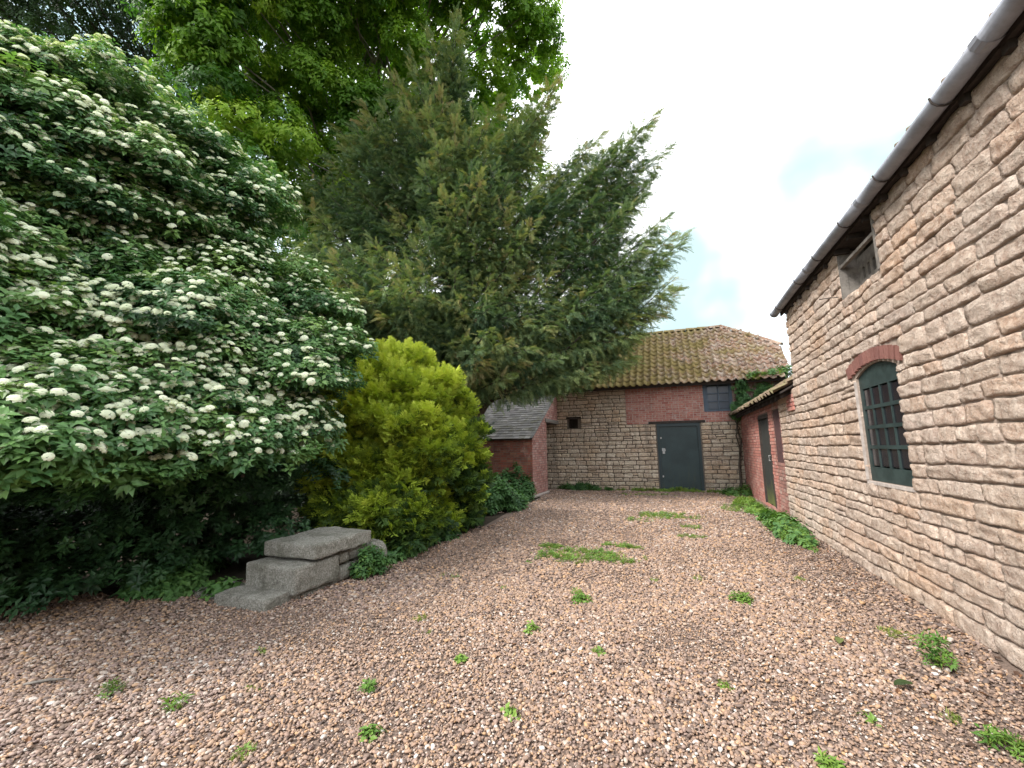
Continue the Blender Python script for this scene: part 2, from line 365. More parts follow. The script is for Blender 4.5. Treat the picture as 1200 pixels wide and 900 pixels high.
# ---------------------------------------------------------------- bough centres, world metres
BUSH_FRONT = [(-5.31,3.07,2.50),(-4.92,4.93,2.82),(-5.95,1.26,3.24),(-4.61,2.85,1.69),(-6.51,2.68,5.30),(-6.96,1.90,4.69),(-5.47,1.26,1.76),(-5.19,5.16,3.24),(-6.55,2.21,5.42),
(-6.34,1.35,4.05),(-5.75,1.25,2.43),(-5.30,1.93,1.99),(-6.46,2.19,3.70),(-6.06,1.39,2.23),(-5.69,1.31,2.06),(-6.96,1.37,4.79),(-5.88,1.77,2.26),(-6.23,2.27,3.48),
(-5.90,1.55,2.25),(-5.81,2.11,2.95),(-4.79,1.86,1.59),(-6.42,2.08,4.47),(-6.98,1.43,5.01),(-6.17,2.91,4.41),(-5.14,2.88,2.05),(-4.77,2.29,1.92),(-4.52,3.20,1.47),
(-6.88,2.61,5.97),(-5.38,2.51,2.46),(-6.47,2.07,4.03),(-4.94,5.07,3.65),(-6.92,2.20,5.99),(-4.68,3.57,1.88),(-5.04,3.83,2.43),(-4.97,3.08,2.39),(-6.26,3.85,5.83),
(-5.04,3.68,2.88),(-6.52,3.05,5.55),(-5.17,2.36,2.04),(-6.17,4.52,5.73),(-4.81,3.39,2.07),(-4.81,4.07,1.90),(-6.09,2.87,3.67),(-4.56,3.85,1.52),(-5.15,3.31,2.65),
(-5.26,2.81,2.82),(-5.45,2.33,2.79),(-5.04,3.17,3.08),(-6.57,2.07,5.23),(-5.68,2.20,2.95),(-4.53,1.51,1.64),(-6.43,2.40,4.89),(-5.42,1.47,1.91),(-5.53,1.24,2.62),
(-6.25,2.97,4.86),(-5.22,2.23,2.04),(-6.18,3.32,3.66),(-6.78,1.19,4.92),(-6.33,2.33,4.00),(-5.04,2.09,1.45),(-6.60,3.36,5.73),(-6.31,2.81,4.33),(-5.76,1.49,2.70),
(-5.70,2.00,2.17),(-5.56,1.17,2.89),(-4.35,4.31,2.41),(-7.32,2.10,5.65),(-5.52,1.86,2.84),(-5.64,3.30,3.34),(-5.82,1.95,3.24),(-6.56,2.74,4.67),(-6.76,2.06,3.82),
(-5.48,4.85,4.25),(-6.16,4.41,5.05),(-4.66,2.23,1.63),(-4.81,1.99,1.85),(-5.73,1.44,1.90),(-4.38,3.35,1.65),(-6.19,2.75,3.53),(-6.78,1.41,4.54),(-4.82,2.98,1.46),
(-6.89,1.65,4.43),(-5.87,1.38,3.63),(-5.92,1.36,2.86),(-6.51,2.56,4.82),(-6.34,3.57,4.15),(-5.48,2.79,3.07),(-5.91,4.08,4.21),(-6.91,2.00,4.26),(-5.74,1.67,2.39),
(-5.53,1.37,2.47),(-6.53,2.78,4.91),(-7.52,1.98,5.84),(-4.84,3.03,2.08),(-5.95,3.23,4.86),(-6.38,2.23,4.19),(-5.55,4.48,3.41),(-4.95,2.18,1.87),(-5.98,3.98,5.02),
(-5.52,1.35,1.71),(-6.13,3.34,4.49),(-6.46,1.65,3.94),(-6.44,1.87,4.54),(-6.56,1.99,4.88),(-5.08,3.23,2.87),(-6.33,3.66,5.65),(-7.22,1.90,5.89),(-5.67,1.94,2.36),
(-6.85,1.69,4.71),(-4.43,1.99,1.40),(-5.67,1.39,2.09),(-5.48,1.17,3.35),(-6.59,1.99,4.00),(-7.23,1.35,5.59),(-5.97,1.64,3.24),(-4.83,2.53,1.60),(-4.46,3.11,1.64),
(-4.78,3.56,2.13),(-6.98,1.54,5.45),(-5.84,1.34,3.40),(-6.85,2.32,6.02),(-5.53,1.99,2.28),(-5.31,4.83,3.43),(-6.46,3.28,4.44),(-4.93,3.36,2.74),(-5.80,4.38,5.30),
(-5.38,1.76,2.52),(-5.31,2.09,1.85),(-6.37,2.52,4.48),(-5.99,1.28,2.81),(-6.87,3.08,6.21),(-4.93,2.25,1.53),(-6.64,2.69,4.19),(-6.51,3.34,4.23),(-6.42,2.31,5.19),
(-5.73,1.65,2.99),(-6.80,2.30,5.10),(-7.34,1.75,5.67),(-4.98,3.22,1.89),(-6.61,3.26,6.18),(-5.14,2.62,2.15),(-6.07,2.75,5.00),(-5.36,2.90,2.39),(-4.55,1.69,1.56),
(-5.39,3.69,3.39),(-4.62,2.33,1.69),(-5.19,4.83,3.71),(-5.23,2.70,2.55),(-6.63,2.09,4.80),(-4.80,4.26,2.76),(-6.45,2.63,3.64),(-4.57,2.66,1.41),(-6.93,1.74,5.04),
(-5.23,3.11,2.77),(-5.90,1.32,3.19),(-6.55,2.64,6.19),(-5.30,4.12,2.87),(-6.33,3.88,4.35),(-7.15,2.13,5.85),(-5.73,2.18,2.40),(-5.79,4.30,3.88),(-6.61,2.50,5.26),
(-6.07,1.44,3.30),(-4.94,1.92,2.00),(-5.95,4.12,5.34),(-4.77,1.70,1.48),(-5.28,2.15,2.18),(-5.01,2.84,1.69),(-5.54,1.56,2.10),(-6.46,1.84,3.82),(-6.50,2.70,5.07),
(-6.88,1.54,4.97),(-4.37,4.08,1.80),(-6.03,1.41,1.94),(-4.68,4.98,3.07),(-6.06,1.53,3.33),(-4.90,2.80,2.18),(-6.24,2.29,4.41),(-6.62,2.16,3.88),(-4.68,1.41,1.56),
(-5.41,2.38,2.41),(-4.69,1.96,1.58),(-6.84,1.33,5.17),(-5.39,1.83,1.95),(-5.63,3.83,3.78),(-5.33,2.96,3.15),(-7.02,1.44,5.45),(-5.05,2.87,2.89),(-6.17,3.78,4.60),
(-6.25,1.97,3.50),(-6.27,3.67,4.75),(-6.53,1.47,4.37),(-5.55,4.55,3.89),(-5.74,1.39,2.32),(-6.01,2.92,5.07),(-5.53,1.38,2.95),(-4.67,2.50,1.39),(-5.35,1.36,1.55),
(-4.87,2.85,1.89),(-6.08,1.51,3.57),(-6.31,3.73,5.34),(-6.19,2.56,4.21),(-4.75,4.24,1.63),(-6.58,1.75,4.25),(-6.33,4.39,4.71),(-6.34,1.68,3.69),(-5.54,1.28,2.91),
(-4.62,3.97,2.40),(-6.40,2.96,4.11),(-6.17,3.58,5.87),(-6.69,2.21,5.23),(-6.31,3.40,5.51),(-5.24,1.43,1.72),(-6.04,3.97,4.60),(-5.51,1.76,2.76),(-4.46,4.15,2.41),
(-6.61,1.23,4.84),(-7.03,1.97,5.96),(-6.28,1.21,3.93),(-6.32,1.26,4.16),(-4.93,4.07,2.64),(-5.66,1.69,2.58),(-4.61,1.47,1.59),(-5.35,2.92,2.66),(-5.97,2.65,3.19),
(-4.90,1.34,1.57),(-5.55,2.09,2.54),(-4.80,1.70,1.68),(-6.83,2.82,6.13),(-6.23,1.84,3.45),(-4.96,3.38,2.41),(-5.39,3.96,3.22),(-5.56,2.75,2.83),(-5.64,2.62,2.86),
(-6.72,1.91,4.46),(-5.21,1.64,1.84),(-6.45,1.72,4.65),(-5.04,2.28,1.70),(-5.01,2.38,2.17),(-5.83,1.20,3.64),(-6.17,2.82,4.55),(-6.44,2.44,5.42),(-7.37,1.55,5.84),
(-5.43,1.63,1.74),(-6.41,2.22,4.66),(-4.81,4.50,2.98),(-6.15,4.03,5.61),(-6.15,3.60,4.35),(-5.35,2.66,2.40),(-7.14,1.56,5.26),]
BUSH_BACK = [(-8.43,2.76,6.75),(-6.09,4.33,2.65),(-6.82,1.86,2.33),(-6.12,3.77,2.98),(-7.49,1.58,3.10),(-5.82,3.31,1.30),(-7.38,4.86,5.48),(-7.88,2.45,5.63),(-6.28,3.64,1.70),
(-7.05,3.31,3.24),(-7.89,2.95,5.75),(-8.17,2.11,4.69),(-7.55,4.42,4.85),(-8.17,2.73,5.11),(-7.61,4.59,5.46),(-7.48,1.61,3.36),(-7.52,5.74,5.04),(-6.99,2.52,2.95),
(-6.26,1.96,1.50),(-7.14,4.84,6.18),(-6.01,5.35,3.45),(-5.90,4.15,1.73),(-7.46,2.25,3.22),(-7.57,3.74,7.14),(-6.93,1.35,3.88),(-6.50,3.36,3.05),(-7.67,4.00,4.41),
(-6.14,3.28,2.16),(-7.15,1.96,1.88),(-7.17,1.68,1.75),(-6.25,4.53,3.07),(-8.46,2.59,5.01),(-8.19,3.31,6.51),(-6.92,2.07,2.51),(-6.70,2.18,3.17),(-7.20,2.14,3.48),
(-6.96,2.74,2.08),(-7.66,2.91,6.35),(-8.35,1.90,6.07),(-6.90,1.60,3.33),(-7.78,3.61,6.25),(-6.50,2.61,1.81),(-7.91,2.45,4.47),(-6.54,3.05,1.79),(-7.23,5.31,5.45),
(-7.46,3.85,5.94),(-6.49,3.15,1.52),(-8.07,1.51,5.86),(-8.30,2.30,6.50),(-6.80,1.89,2.97),(-6.78,5.50,3.82),(-8.21,3.02,5.01),(-6.66,2.91,2.28),(-8.09,1.71,5.26),
(-8.12,3.41,5.00),(-7.20,2.57,3.86),(-6.57,4.08,1.98),(-7.39,3.86,5.35),(-7.92,3.70,7.01),(-7.10,3.95,5.75),(-6.97,3.95,4.09),(-8.32,2.35,5.58),(-6.91,1.89,2.70),
(-7.51,3.34,4.63),(-8.30,1.58,5.61),(-8.09,2.79,6.20),(-7.61,1.89,3.99),(-5.95,4.04,1.23),(-6.63,1.94,1.50),(-7.52,3.03,4.40),(-7.62,3.17,5.41),(-7.13,1.70,2.93),
(-7.82,3.41,4.05),(-6.80,2.24,2.21),(-7.01,2.09,2.18),(-6.36,2.07,1.74),(-6.20,3.24,1.39),(-7.03,2.31,2.80),(-6.62,2.63,2.33),(-8.02,1.86,5.35),(-7.58,4.38,6.60),
(-7.09,2.98,2.92),(-6.10,4.02,2.67),(-7.92,2.43,5.13),(-6.82,2.54,2.61),(-7.07,1.77,1.51),(-8.63,2.20,6.27),(-6.62,2.65,2.57),(-7.99,2.24,5.71),(-8.10,3.64,4.54),
(-6.99,5.87,4.49),(-6.48,3.67,2.65),(-8.46,2.35,5.12),(-6.03,3.73,1.22),(-6.68,3.83,3.58),(-5.80,5.48,1.89),(-7.33,2.06,3.76),(-6.67,2.47,3.24),(-6.58,4.04,2.53),
(-6.80,3.47,3.75),(-6.01,6.16,3.62),(-7.24,4.05,5.10),(-7.16,4.93,4.44),(-7.34,1.86,1.72),(-7.43,5.05,6.85),(-7.07,1.77,3.31),(-6.88,1.54,3.69),(-5.99,2.58,1.50),
(-6.03,3.84,1.53),(-6.82,2.00,2.77),(-8.05,2.25,4.57),(-7.94,2.91,4.46),(-7.72,3.47,5.06),(-6.38,4.69,2.40),(-6.09,3.34,2.84),(-6.63,1.43,3.43),(-7.80,4.24,7.04),
(-7.02,3.22,2.67),(-7.23,3.45,3.73),(-6.99,5.52,5.79),(-6.04,4.94,3.04),(-8.56,1.80,6.60),(-7.08,2.33,3.57),(-8.05,1.90,4.94),(-7.35,1.59,4.28),(-7.09,4.79,4.89),
(-7.42,3.52,5.52),(-7.59,1.81,2.74),(-5.64,5.42,2.30),(-7.91,2.55,5.40),]
BUSH_LOW = [(-6.65,2.21,0.55),(-7.38,2.30,0.66),(-5.60,3.33,0.58),(-5.75,2.60,0.25),(-5.84,4.59,0.58),(-5.37,4.29,1.06),(-6.70,2.28,0.75),(-6.21,2.42,0.34),(-6.16,1.93,0.33),
(-6.20,2.21,0.56),(-5.86,2.70,1.15),(-5.79,3.50,0.96),(-6.21,2.85,0.42),(-6.51,3.47,1.18),(-6.20,3.43,0.69),(-6.14,4.41,0.33),(-6.82,3.11,0.84),(-6.37,2.00,1.08),
(-6.37,2.15,0.37),(-5.53,5.25,0.44),(-7.27,2.10,0.67),(-6.85,2.93,0.27),(-7.51,2.00,1.07),(-7.14,3.63,0.77),(-5.02,4.38,0.54),(-6.56,2.60,0.66),(-5.80,5.71,0.73),
(-7.00,2.68,0.97),(-5.34,5.56,0.32),(-6.17,1.61,0.39),(-6.48,4.12,0.37),(-5.59,4.83,1.08),(-6.84,2.42,0.81),(-4.91,5.03,1.16),(-5.24,4.29,0.40),(-5.56,3.25,0.33),
(-6.24,2.71,0.65),(-6.03,2.78,0.66),(-7.31,1.97,0.26),(-7.55,2.01,0.40),(-5.85,3.28,0.52),(-6.72,1.66,1.04),(-5.68,4.26,1.22),(-7.08,3.45,1.15),(-5.51,4.86,1.37),
(-6.09,1.90,0.60),(-5.91,4.91,0.66),(-6.48,1.75,1.30),(-6.65,1.99,0.39),(-7.07,2.64,0.71),(-5.51,3.64,0.63),(-6.30,1.60,1.31),(-5.91,4.27,0.67),(-6.15,2.23,0.26),
(-6.63,4.34,1.12),(-7.15,2.70,0.44),(-6.00,2.41,1.18),(-6.56,1.87,1.27),(-6.62,2.67,0.39),(-6.43,4.05,0.74),(-5.56,4.98,0.63),(-7.09,2.02,1.02),(-6.71,3.41,0.39),
(-5.53,5.26,1.35),(-5.80,3.87,0.35),(-7.18,1.95,0.73),(-6.92,1.78,0.80),(-6.94,3.90,1.03),(-6.98,3.72,0.37),(-5.60,4.03,1.11),(-7.23,2.05,0.36),(-7.17,1.98,0.88),
(-6.43,3.48,0.86),(-7.51,2.28,0.85),(-6.67,1.67,0.68),(-6.66,1.90,0.27),(-5.90,2.96,0.34),(-6.52,4.00,1.09),(-6.14,1.80,0.65),(-5.60,4.22,0.29),(-6.83,3.97,0.73),
(-6.08,4.95,1.27),(-6.05,2.99,0.75),(-6.26,2.19,1.23),(-5.97,4.06,0.96),(-6.87,2.05,1.13),(-6.98,2.30,1.16),(-7.12,3.09,1.17),(-6.43,2.37,1.15),(-6.34,2.19,1.09),
]
YEW_TIPS = [(-7.05,9.48,8.30),(-6.75,8.42,5.42),(-3.55,9.77,4.18),(-5.09,9.83,13.08),(-2.21,11.12,5.99),(-3.51,10.31,7.42),(-6.17,9.15,7.10),(-1.78,11.34,4.21),(-3.61,9.97,8.84),
(-2.80,10.72,6.18),(-3.82,10.61,6.26),(-7.33,8.96,10.55),(-5.44,9.26,11.51),(-0.73,11.35,4.33),(-8.97,9.37,8.86),(-2.43,11.24,6.69),(-2.32,11.23,9.31),(-0.45,11.67,6.68),
(-3.06,10.53,8.72),(-6.23,9.27,9.94),(-8.81,8.93,9.12),(-4.39,9.54,8.23),(-6.04,8.39,5.03),(-4.24,9.60,3.62),(-5.60,9.71,6.61),(-8.22,9.60,9.11),(-5.12,9.68,6.99),
(-6.90,8.66,11.03),(-6.83,9.23,10.87),(-3.37,10.39,10.51),(-3.65,10.46,5.40),(-2.89,10.85,10.28),(-2.10,11.12,8.15),(-9.59,8.00,7.82),(-1.66,11.36,3.71),(-6.10,8.71,6.13),
(-2.67,10.68,4.69),(-1.93,11.18,7.09),(-7.58,8.59,10.86),(-7.30,8.81,7.14),(-0.42,11.91,9.58),(-8.76,8.52,9.83),(-2.23,10.99,4.96),(-1.84,11.09,8.70),(-9.03,7.77,6.08),
(-5.72,9.25,8.82),(-0.52,11.23,5.84),(-4.52,9.79,7.31),(-3.09,10.67,5.50),(-7.13,8.63,6.48),(-2.50,10.51,11.50),(-8.34,8.61,10.13),(-1.05,11.53,5.73),(-4.66,9.74,10.93),
(-8.13,7.78,5.95),(-4.04,9.49,4.45),(-7.88,8.94,10.26),(-6.50,8.64,6.39),(-5.44,9.02,5.30),(-3.43,10.78,6.52),(-2.10,11.44,9.90),(-8.68,8.19,6.96),(0.30,11.79,6.75),
(-0.04,11.67,7.53),(-4.79,9.77,10.12),(-5.76,9.05,12.34),(-4.16,9.82,9.69),(-2.75,10.93,9.36),(-6.13,9.06,10.40),(-4.97,9.70,4.97),(-5.10,9.59,11.12),(-5.35,9.64,13.45),
(-0.73,11.75,9.14),(-4.35,10.06,5.61),(-1.12,11.50,6.57),(-6.68,8.65,4.50),(-6.69,8.88,11.88),(-1.22,11.39,8.78),(-2.25,11.36,4.58),(-8.23,9.68,8.65),(-3.31,10.81,7.42),
(-7.35,9.49,7.97),(-5.73,9.54,7.97),(-1.60,11.16,5.74),(-4.77,10.02,6.19),(-3.26,10.93,7.01),(-2.22,11.43,5.61),(0.01,11.48,10.49),(-3.73,10.48,9.92),(-4.71,9.49,7.79),
(-5.13,9.37,9.91),(-4.21,9.78,5.09),(-9.39,9.05,8.35),(-1.52,11.50,4.90),(-6.35,8.14,4.70),(-4.05,10.53,7.02),(-6.34,9.53,8.94),(-4.88,10.20,7.07),(-8.34,9.11,9.69),
(-7.65,9.32,10.09),(-5.40,9.98,7.62),(-6.38,9.00,6.77),(-3.75,10.09,7.84),(-3.77,10.22,4.95),(-0.81,11.71,4.86),(-5.82,8.98,9.07),(-7.54,8.29,6.30),(-1.52,11.39,8.05),
(-5.45,9.58,4.67),(-4.19,10.54,7.47),(-1.76,11.28,7.61),(-1.67,11.41,10.27),(-2.55,10.76,3.84),(-9.37,8.01,7.07),(-3.10,10.98,11.66),(-0.77,11.21,5.15),(-0.09,11.65,5.77),
(-7.30,7.77,5.04),(-5.83,9.08,5.02),(-5.75,9.05,11.27),(-3.94,9.82,10.02),(0.35,11.88,7.26),(-9.35,8.42,8.41),(-3.26,10.34,4.03),(-5.83,9.09,7.51),(-1.16,11.28,7.30),
(-6.18,8.79,4.63),(-3.72,10.00,8.22),(-5.68,9.01,10.70),(-5.55,9.71,12.40),(-4.09,9.77,8.13),(-9.54,7.82,6.68),(-5.49,9.00,9.87),(-3.70,10.87,7.23),(-1.53,11.68,6.88),
(-0.84,11.63,7.70),(-5.24,9.58,4.15),(-1.42,11.66,5.42),(-7.93,8.12,6.55),(-0.55,11.33,9.92),(-2.75,11.00,7.84),(-5.72,9.44,4.37),(-7.09,8.14,5.60),(-6.98,9.56,9.89),
(-4.29,10.04,6.15),(-2.50,11.04,8.26),(-8.08,9.40,9.68),(-7.00,9.30,9.25),(-6.37,8.91,11.03),(-0.15,11.88,9.95),(-7.78,8.67,6.94),(-6.14,8.98,11.96),(-0.04,11.70,6.39),
(-3.53,10.40,3.72),(-3.00,10.33,7.61),(-5.07,9.49,10.56),(-1.46,11.21,9.25),(-7.26,9.38,10.53),(-2.59,11.06,7.23),(-9.37,8.66,9.03),(-1.02,11.82,7.16),(-6.98,7.90,5.12),
(-0.33,11.33,6.96),(-4.85,9.55,4.31),(-1.16,11.85,4.19),(0.34,11.76,5.96),(-4.32,9.38,3.95),(-4.81,9.39,8.75),(-5.94,9.19,6.39),(-7.53,7.81,5.89),(-5.00,9.25,13.45),
(-7.06,8.33,4.76),(-5.23,9.77,6.29),(-8.49,9.40,8.24),(-3.47,10.55,4.82),(-0.02,11.57,8.88),(-7.98,9.81,9.48),(-5.38,9.64,5.11),(-3.29,10.58,9.96),(-0.31,11.26,8.16),
(-4.48,9.26,9.01),(-4.02,9.83,3.97),(-9.46,8.41,7.64),(-5.11,9.81,12.28),(-5.01,9.31,8.05),(-2.81,10.93,4.37),(-0.80,11.81,3.89),(-7.39,7.35,5.18),(-4.28,9.31,8.57),
(-1.46,11.08,8.32),(-5.95,8.74,5.40),(-2.81,10.98,5.81),(-6.35,8.03,5.62),(-8.75,9.56,9.40),(-0.91,11.30,6.05),(-5.00,9.64,5.48),(-5.23,9.07,8.20),(-7.76,8.48,10.43),
(-0.69,11.31,8.00),(-3.96,9.79,9.14),(-6.00,8.30,5.52),(-3.11,10.79,5.03),(-2.46,10.66,8.49),(-4.07,10.44,5.68),(-1.08,11.27,9.92),(-4.27,9.77,10.60),(-8.47,7.62,6.29),
(-2.59,11.01,5.35),(-5.59,9.38,9.43),(-4.20,10.10,7.82),]
YEW_EDGE = [(-2.35,10.55,11.90),(0.21,11.29,10.60),(0.44,11.75,9.81),(-0.87,11.49,10.13),(-1.35,11.21,10.28),(0.38,11.89,7.89),(0.73,11.90,7.17),(0.40,12.07,5.75),(-0.04,11.89,5.03),
(-4.88,9.20,13.64),(-6.45,9.18,12.90),(-7.82,8.90,11.50),(-0.82,11.76,3.73),(-1.78,11.30,3.43),(-3.00,10.67,3.71),(-0.06,11.78,9.07),(-0.57,11.67,5.95),(-0.78,11.74,4.31),
(-3.78,10.16,3.35),(-4.50,9.63,3.43),(-1.36,11.54,3.57),(-2.61,10.90,11.47),(-1.11,11.63,8.84),(-1.62,11.48,7.82),(-0.86,11.82,7.32),(-1.95,11.66,6.41),(-0.69,11.94,8.39),
(-2.41,11.39,9.28),(-1.28,11.65,5.56),(-2.17,11.25,5.06),(-2.81,11.23,7.42),(-5.82,9.08,13.32),(-7.07,9.05,12.35),(-8.48,8.65,10.68),(-9.43,8.42,9.57),(-4.19,10.51,11.80),
(-3.58,10.80,11.27),(-3.04,11.40,10.43),]
LIME_FRONT = [(-7.58,7.97,15.08),(-6.54,16.76,9.01),(-9.67,12.69,12.63),(-5.62,13.13,15.29),(-9.82,6.52,13.52),(-11.26,10.07,7.55),(-11.00,7.66,14.82),(-10.74,8.23,10.11),(-10.45,6.46,13.23),
(-9.87,9.38,16.37),(-11.39,11.82,7.73),(-10.63,9.77,12.97),(-6.24,15.84,11.70),(-11.89,11.02,10.72),(-12.22,11.66,7.84),(-4.37,12.40,19.70),(-7.47,7.80,16.74),(-11.96,12.45,9.46),
(-9.88,8.35,10.28),(-10.91,9.23,9.73),(-7.23,7.13,16.87),(-6.23,13.48,13.70),(-3.11,10.06,18.32),(-9.93,16.36,11.97),(-10.96,6.76,12.28),(-7.06,13.30,16.40),(-5.39,9.57,17.07),
(-9.10,12.16,13.53),(-7.36,17.00,13.92),(-4.62,10.11,19.35),(-9.11,15.14,12.07),(-10.65,9.16,13.12),(-10.55,5.54,16.41),(-7.40,10.49,15.50),(-9.41,8.10,15.26),(-6.38,15.22,15.73),
(-6.50,11.26,16.88),(-10.05,12.97,9.20),(-10.77,12.35,10.19),(-8.17,17.98,12.19),(-5.61,10.98,17.55),(-8.89,11.15,15.34),(-10.20,14.78,10.83),(-9.48,6.26,14.08),(-11.03,6.33,12.57),
(-11.34,11.41,11.37),(-5.00,15.53,13.09),(-11.95,8.45,12.94),(-6.90,8.28,17.48),(-4.20,14.10,15.60),(-8.50,18.00,10.70),(-9.90,7.41,15.40),(-6.14,12.92,17.35),(-11.07,7.68,12.63),
(-6.23,12.59,18.03),(-10.07,8.95,14.46),(-6.38,15.20,14.30),(-8.58,7.64,16.31),(-6.78,13.46,15.45),(-4.44,11.60,16.37),(-9.66,5.68,14.14),(-8.47,8.50,17.52),(-9.69,9.16,13.86),
(-4.76,11.50,19.52),(-3.22,12.39,18.64),(-8.12,6.11,15.32),(-11.28,6.59,11.81),(-8.80,17.65,9.59),(-9.22,10.94,12.77),(-11.60,11.19,9.68),(-7.85,6.39,16.10),(-11.53,6.62,14.45),
(-7.54,6.86,16.38),(-10.35,8.43,11.27),(-8.15,7.58,15.45),(-7.78,9.58,15.27),(-11.44,9.19,14.33),(-9.35,9.46,14.52),(-6.08,14.05,17.57),(-4.73,9.63,17.28),(-10.06,7.44,16.85),
(-11.42,10.11,12.79),(-10.10,16.89,10.41),(-10.47,7.11,16.63),(-8.00,8.30,14.58),(-6.24,10.68,17.43),(-11.63,6.41,12.44),(-5.22,9.04,17.58),(-9.17,8.53,15.92),(-5.45,8.11,17.35),
(-10.69,7.26,10.33),(-11.87,6.66,15.46),(-10.19,5.21,14.48),(-9.07,8.34,14.07),(-9.06,10.03,11.23),(-9.45,9.03,12.69),(-5.23,11.04,16.85),(-11.80,8.31,14.22),(-7.61,8.68,15.03),
(-11.17,14.93,9.05),(-9.43,10.33,9.84),(-4.13,11.51,17.62),(-9.81,7.80,13.95),(-8.76,9.69,12.31),(-6.58,9.98,18.18),(-9.71,9.81,12.82),(-9.21,10.03,13.68),(-4.78,14.63,14.21),
(-10.94,6.85,11.12),(-7.02,14.26,13.84),(-10.05,6.71,17.12),(-3.79,10.28,18.46),(-8.52,7.22,17.14),(-8.61,8.92,14.69),(-7.36,8.36,16.02),(-11.34,8.58,12.52),(-3.85,9.78,19.02),
(-6.27,16.27,14.20),(-8.74,9.99,15.68),(-5.84,8.38,17.09),(-3.88,13.68,16.21),(-6.74,18.66,11.71),(-4.83,11.35,18.51),(-4.76,11.75,17.77),(-8.04,12.96,12.69),(-7.04,12.65,13.28),
(-6.19,7.45,16.64),(-10.75,13.35,10.35),(-9.79,12.78,11.00),(-7.16,9.32,18.01),(-11.38,10.00,11.23),(-11.60,8.55,15.45),(-7.87,13.45,11.91),(-7.86,10.08,14.93),(-9.79,5.85,16.14),
(-9.82,6.48,17.26),(-7.20,8.46,15.48),(-10.08,6.83,16.70),(-11.84,10.33,8.88),(-6.79,11.91,16.55),(-11.95,13.60,9.37),(-12.13,8.04,14.59),(-9.97,5.93,15.26),(-11.38,7.41,11.25),
(-11.04,10.91,12.20),(-3.88,15.34,17.09),(-3.72,12.96,17.97),(-9.33,13.98,12.25),(-6.91,9.45,15.53),(-7.18,10.00,14.17),(-9.98,10.81,11.20),(-8.66,6.92,15.04),(-10.63,8.54,15.99),
(-7.66,11.74,12.57),(-5.13,8.20,16.76),(-10.90,8.23,9.20),(-6.46,8.50,15.45),(-4.29,13.44,16.92),(-5.13,10.09,19.15),(-6.49,10.66,18.51),(-3.06,11.20,18.79),(-7.51,11.17,17.11),
(-9.34,11.46,12.21),(-9.38,8.06,16.37),(-5.15,14.62,13.48),(-8.09,12.07,14.80),(-8.08,11.86,13.66),(-11.51,8.13,10.38),(-6.99,10.36,18.06),(-10.63,6.51,14.66),(-7.04,7.96,16.02),
(-7.25,14.64,12.39),(-6.67,17.12,10.04),(-11.45,5.96,15.31),(-2.93,10.87,17.50),(-8.79,11.78,15.30),(-4.01,12.09,16.20),(-10.71,16.11,9.56),(-5.13,10.24,17.25),(-9.61,13.82,11.37),
(-9.82,11.77,10.52),(-3.46,13.13,16.26),(-4.85,13.33,16.26),(-10.59,5.77,15.01),(-11.37,5.84,13.74),(-7.66,13.72,15.24),(-8.85,8.05,17.85),(-12.51,12.20,8.99),(-9.19,9.90,11.86),
(-10.12,7.19,15.80),(-10.95,7.91,15.96),(-9.12,16.35,10.87),(-7.73,8.34,18.36),(-8.47,10.14,12.92),(-11.63,6.13,12.87),(-7.26,11.73,15.43),(-12.59,7.11,12.17),(-7.07,13.56,12.53),
(-3.87,11.27,19.22),(-11.44,6.10,13.31),(-7.28,9.04,15.53),(-7.79,15.13,11.69),(-9.05,10.43,15.27),(-11.77,9.60,8.89),(-3.86,12.22,17.83),(-5.36,9.02,16.92),(-5.38,14.89,16.54),
(-12.45,13.25,7.52),(-10.93,10.99,10.30),(-3.49,12.95,16.89),(-11.08,8.92,9.12),(-9.25,6.58,17.16),(-9.84,8.55,12.96),(-5.90,17.83,13.21),(-9.62,14.00,13.65),(-8.35,10.71,12.92),
(-10.39,6.59,15.51),(-11.62,10.47,9.65),(-10.79,10.74,12.89),(-10.65,9.10,16.13),(-11.33,8.46,11.01),(-9.58,7.69,17.27),(-10.92,5.93,16.51),(-5.36,9.91,19.64),(-2.58,10.41,19.25),
(-11.33,5.56,16.58),(-5.78,14.20,15.54),(-10.80,12.96,8.18),(-6.87,10.94,17.34),(-9.41,7.72,15.35),]
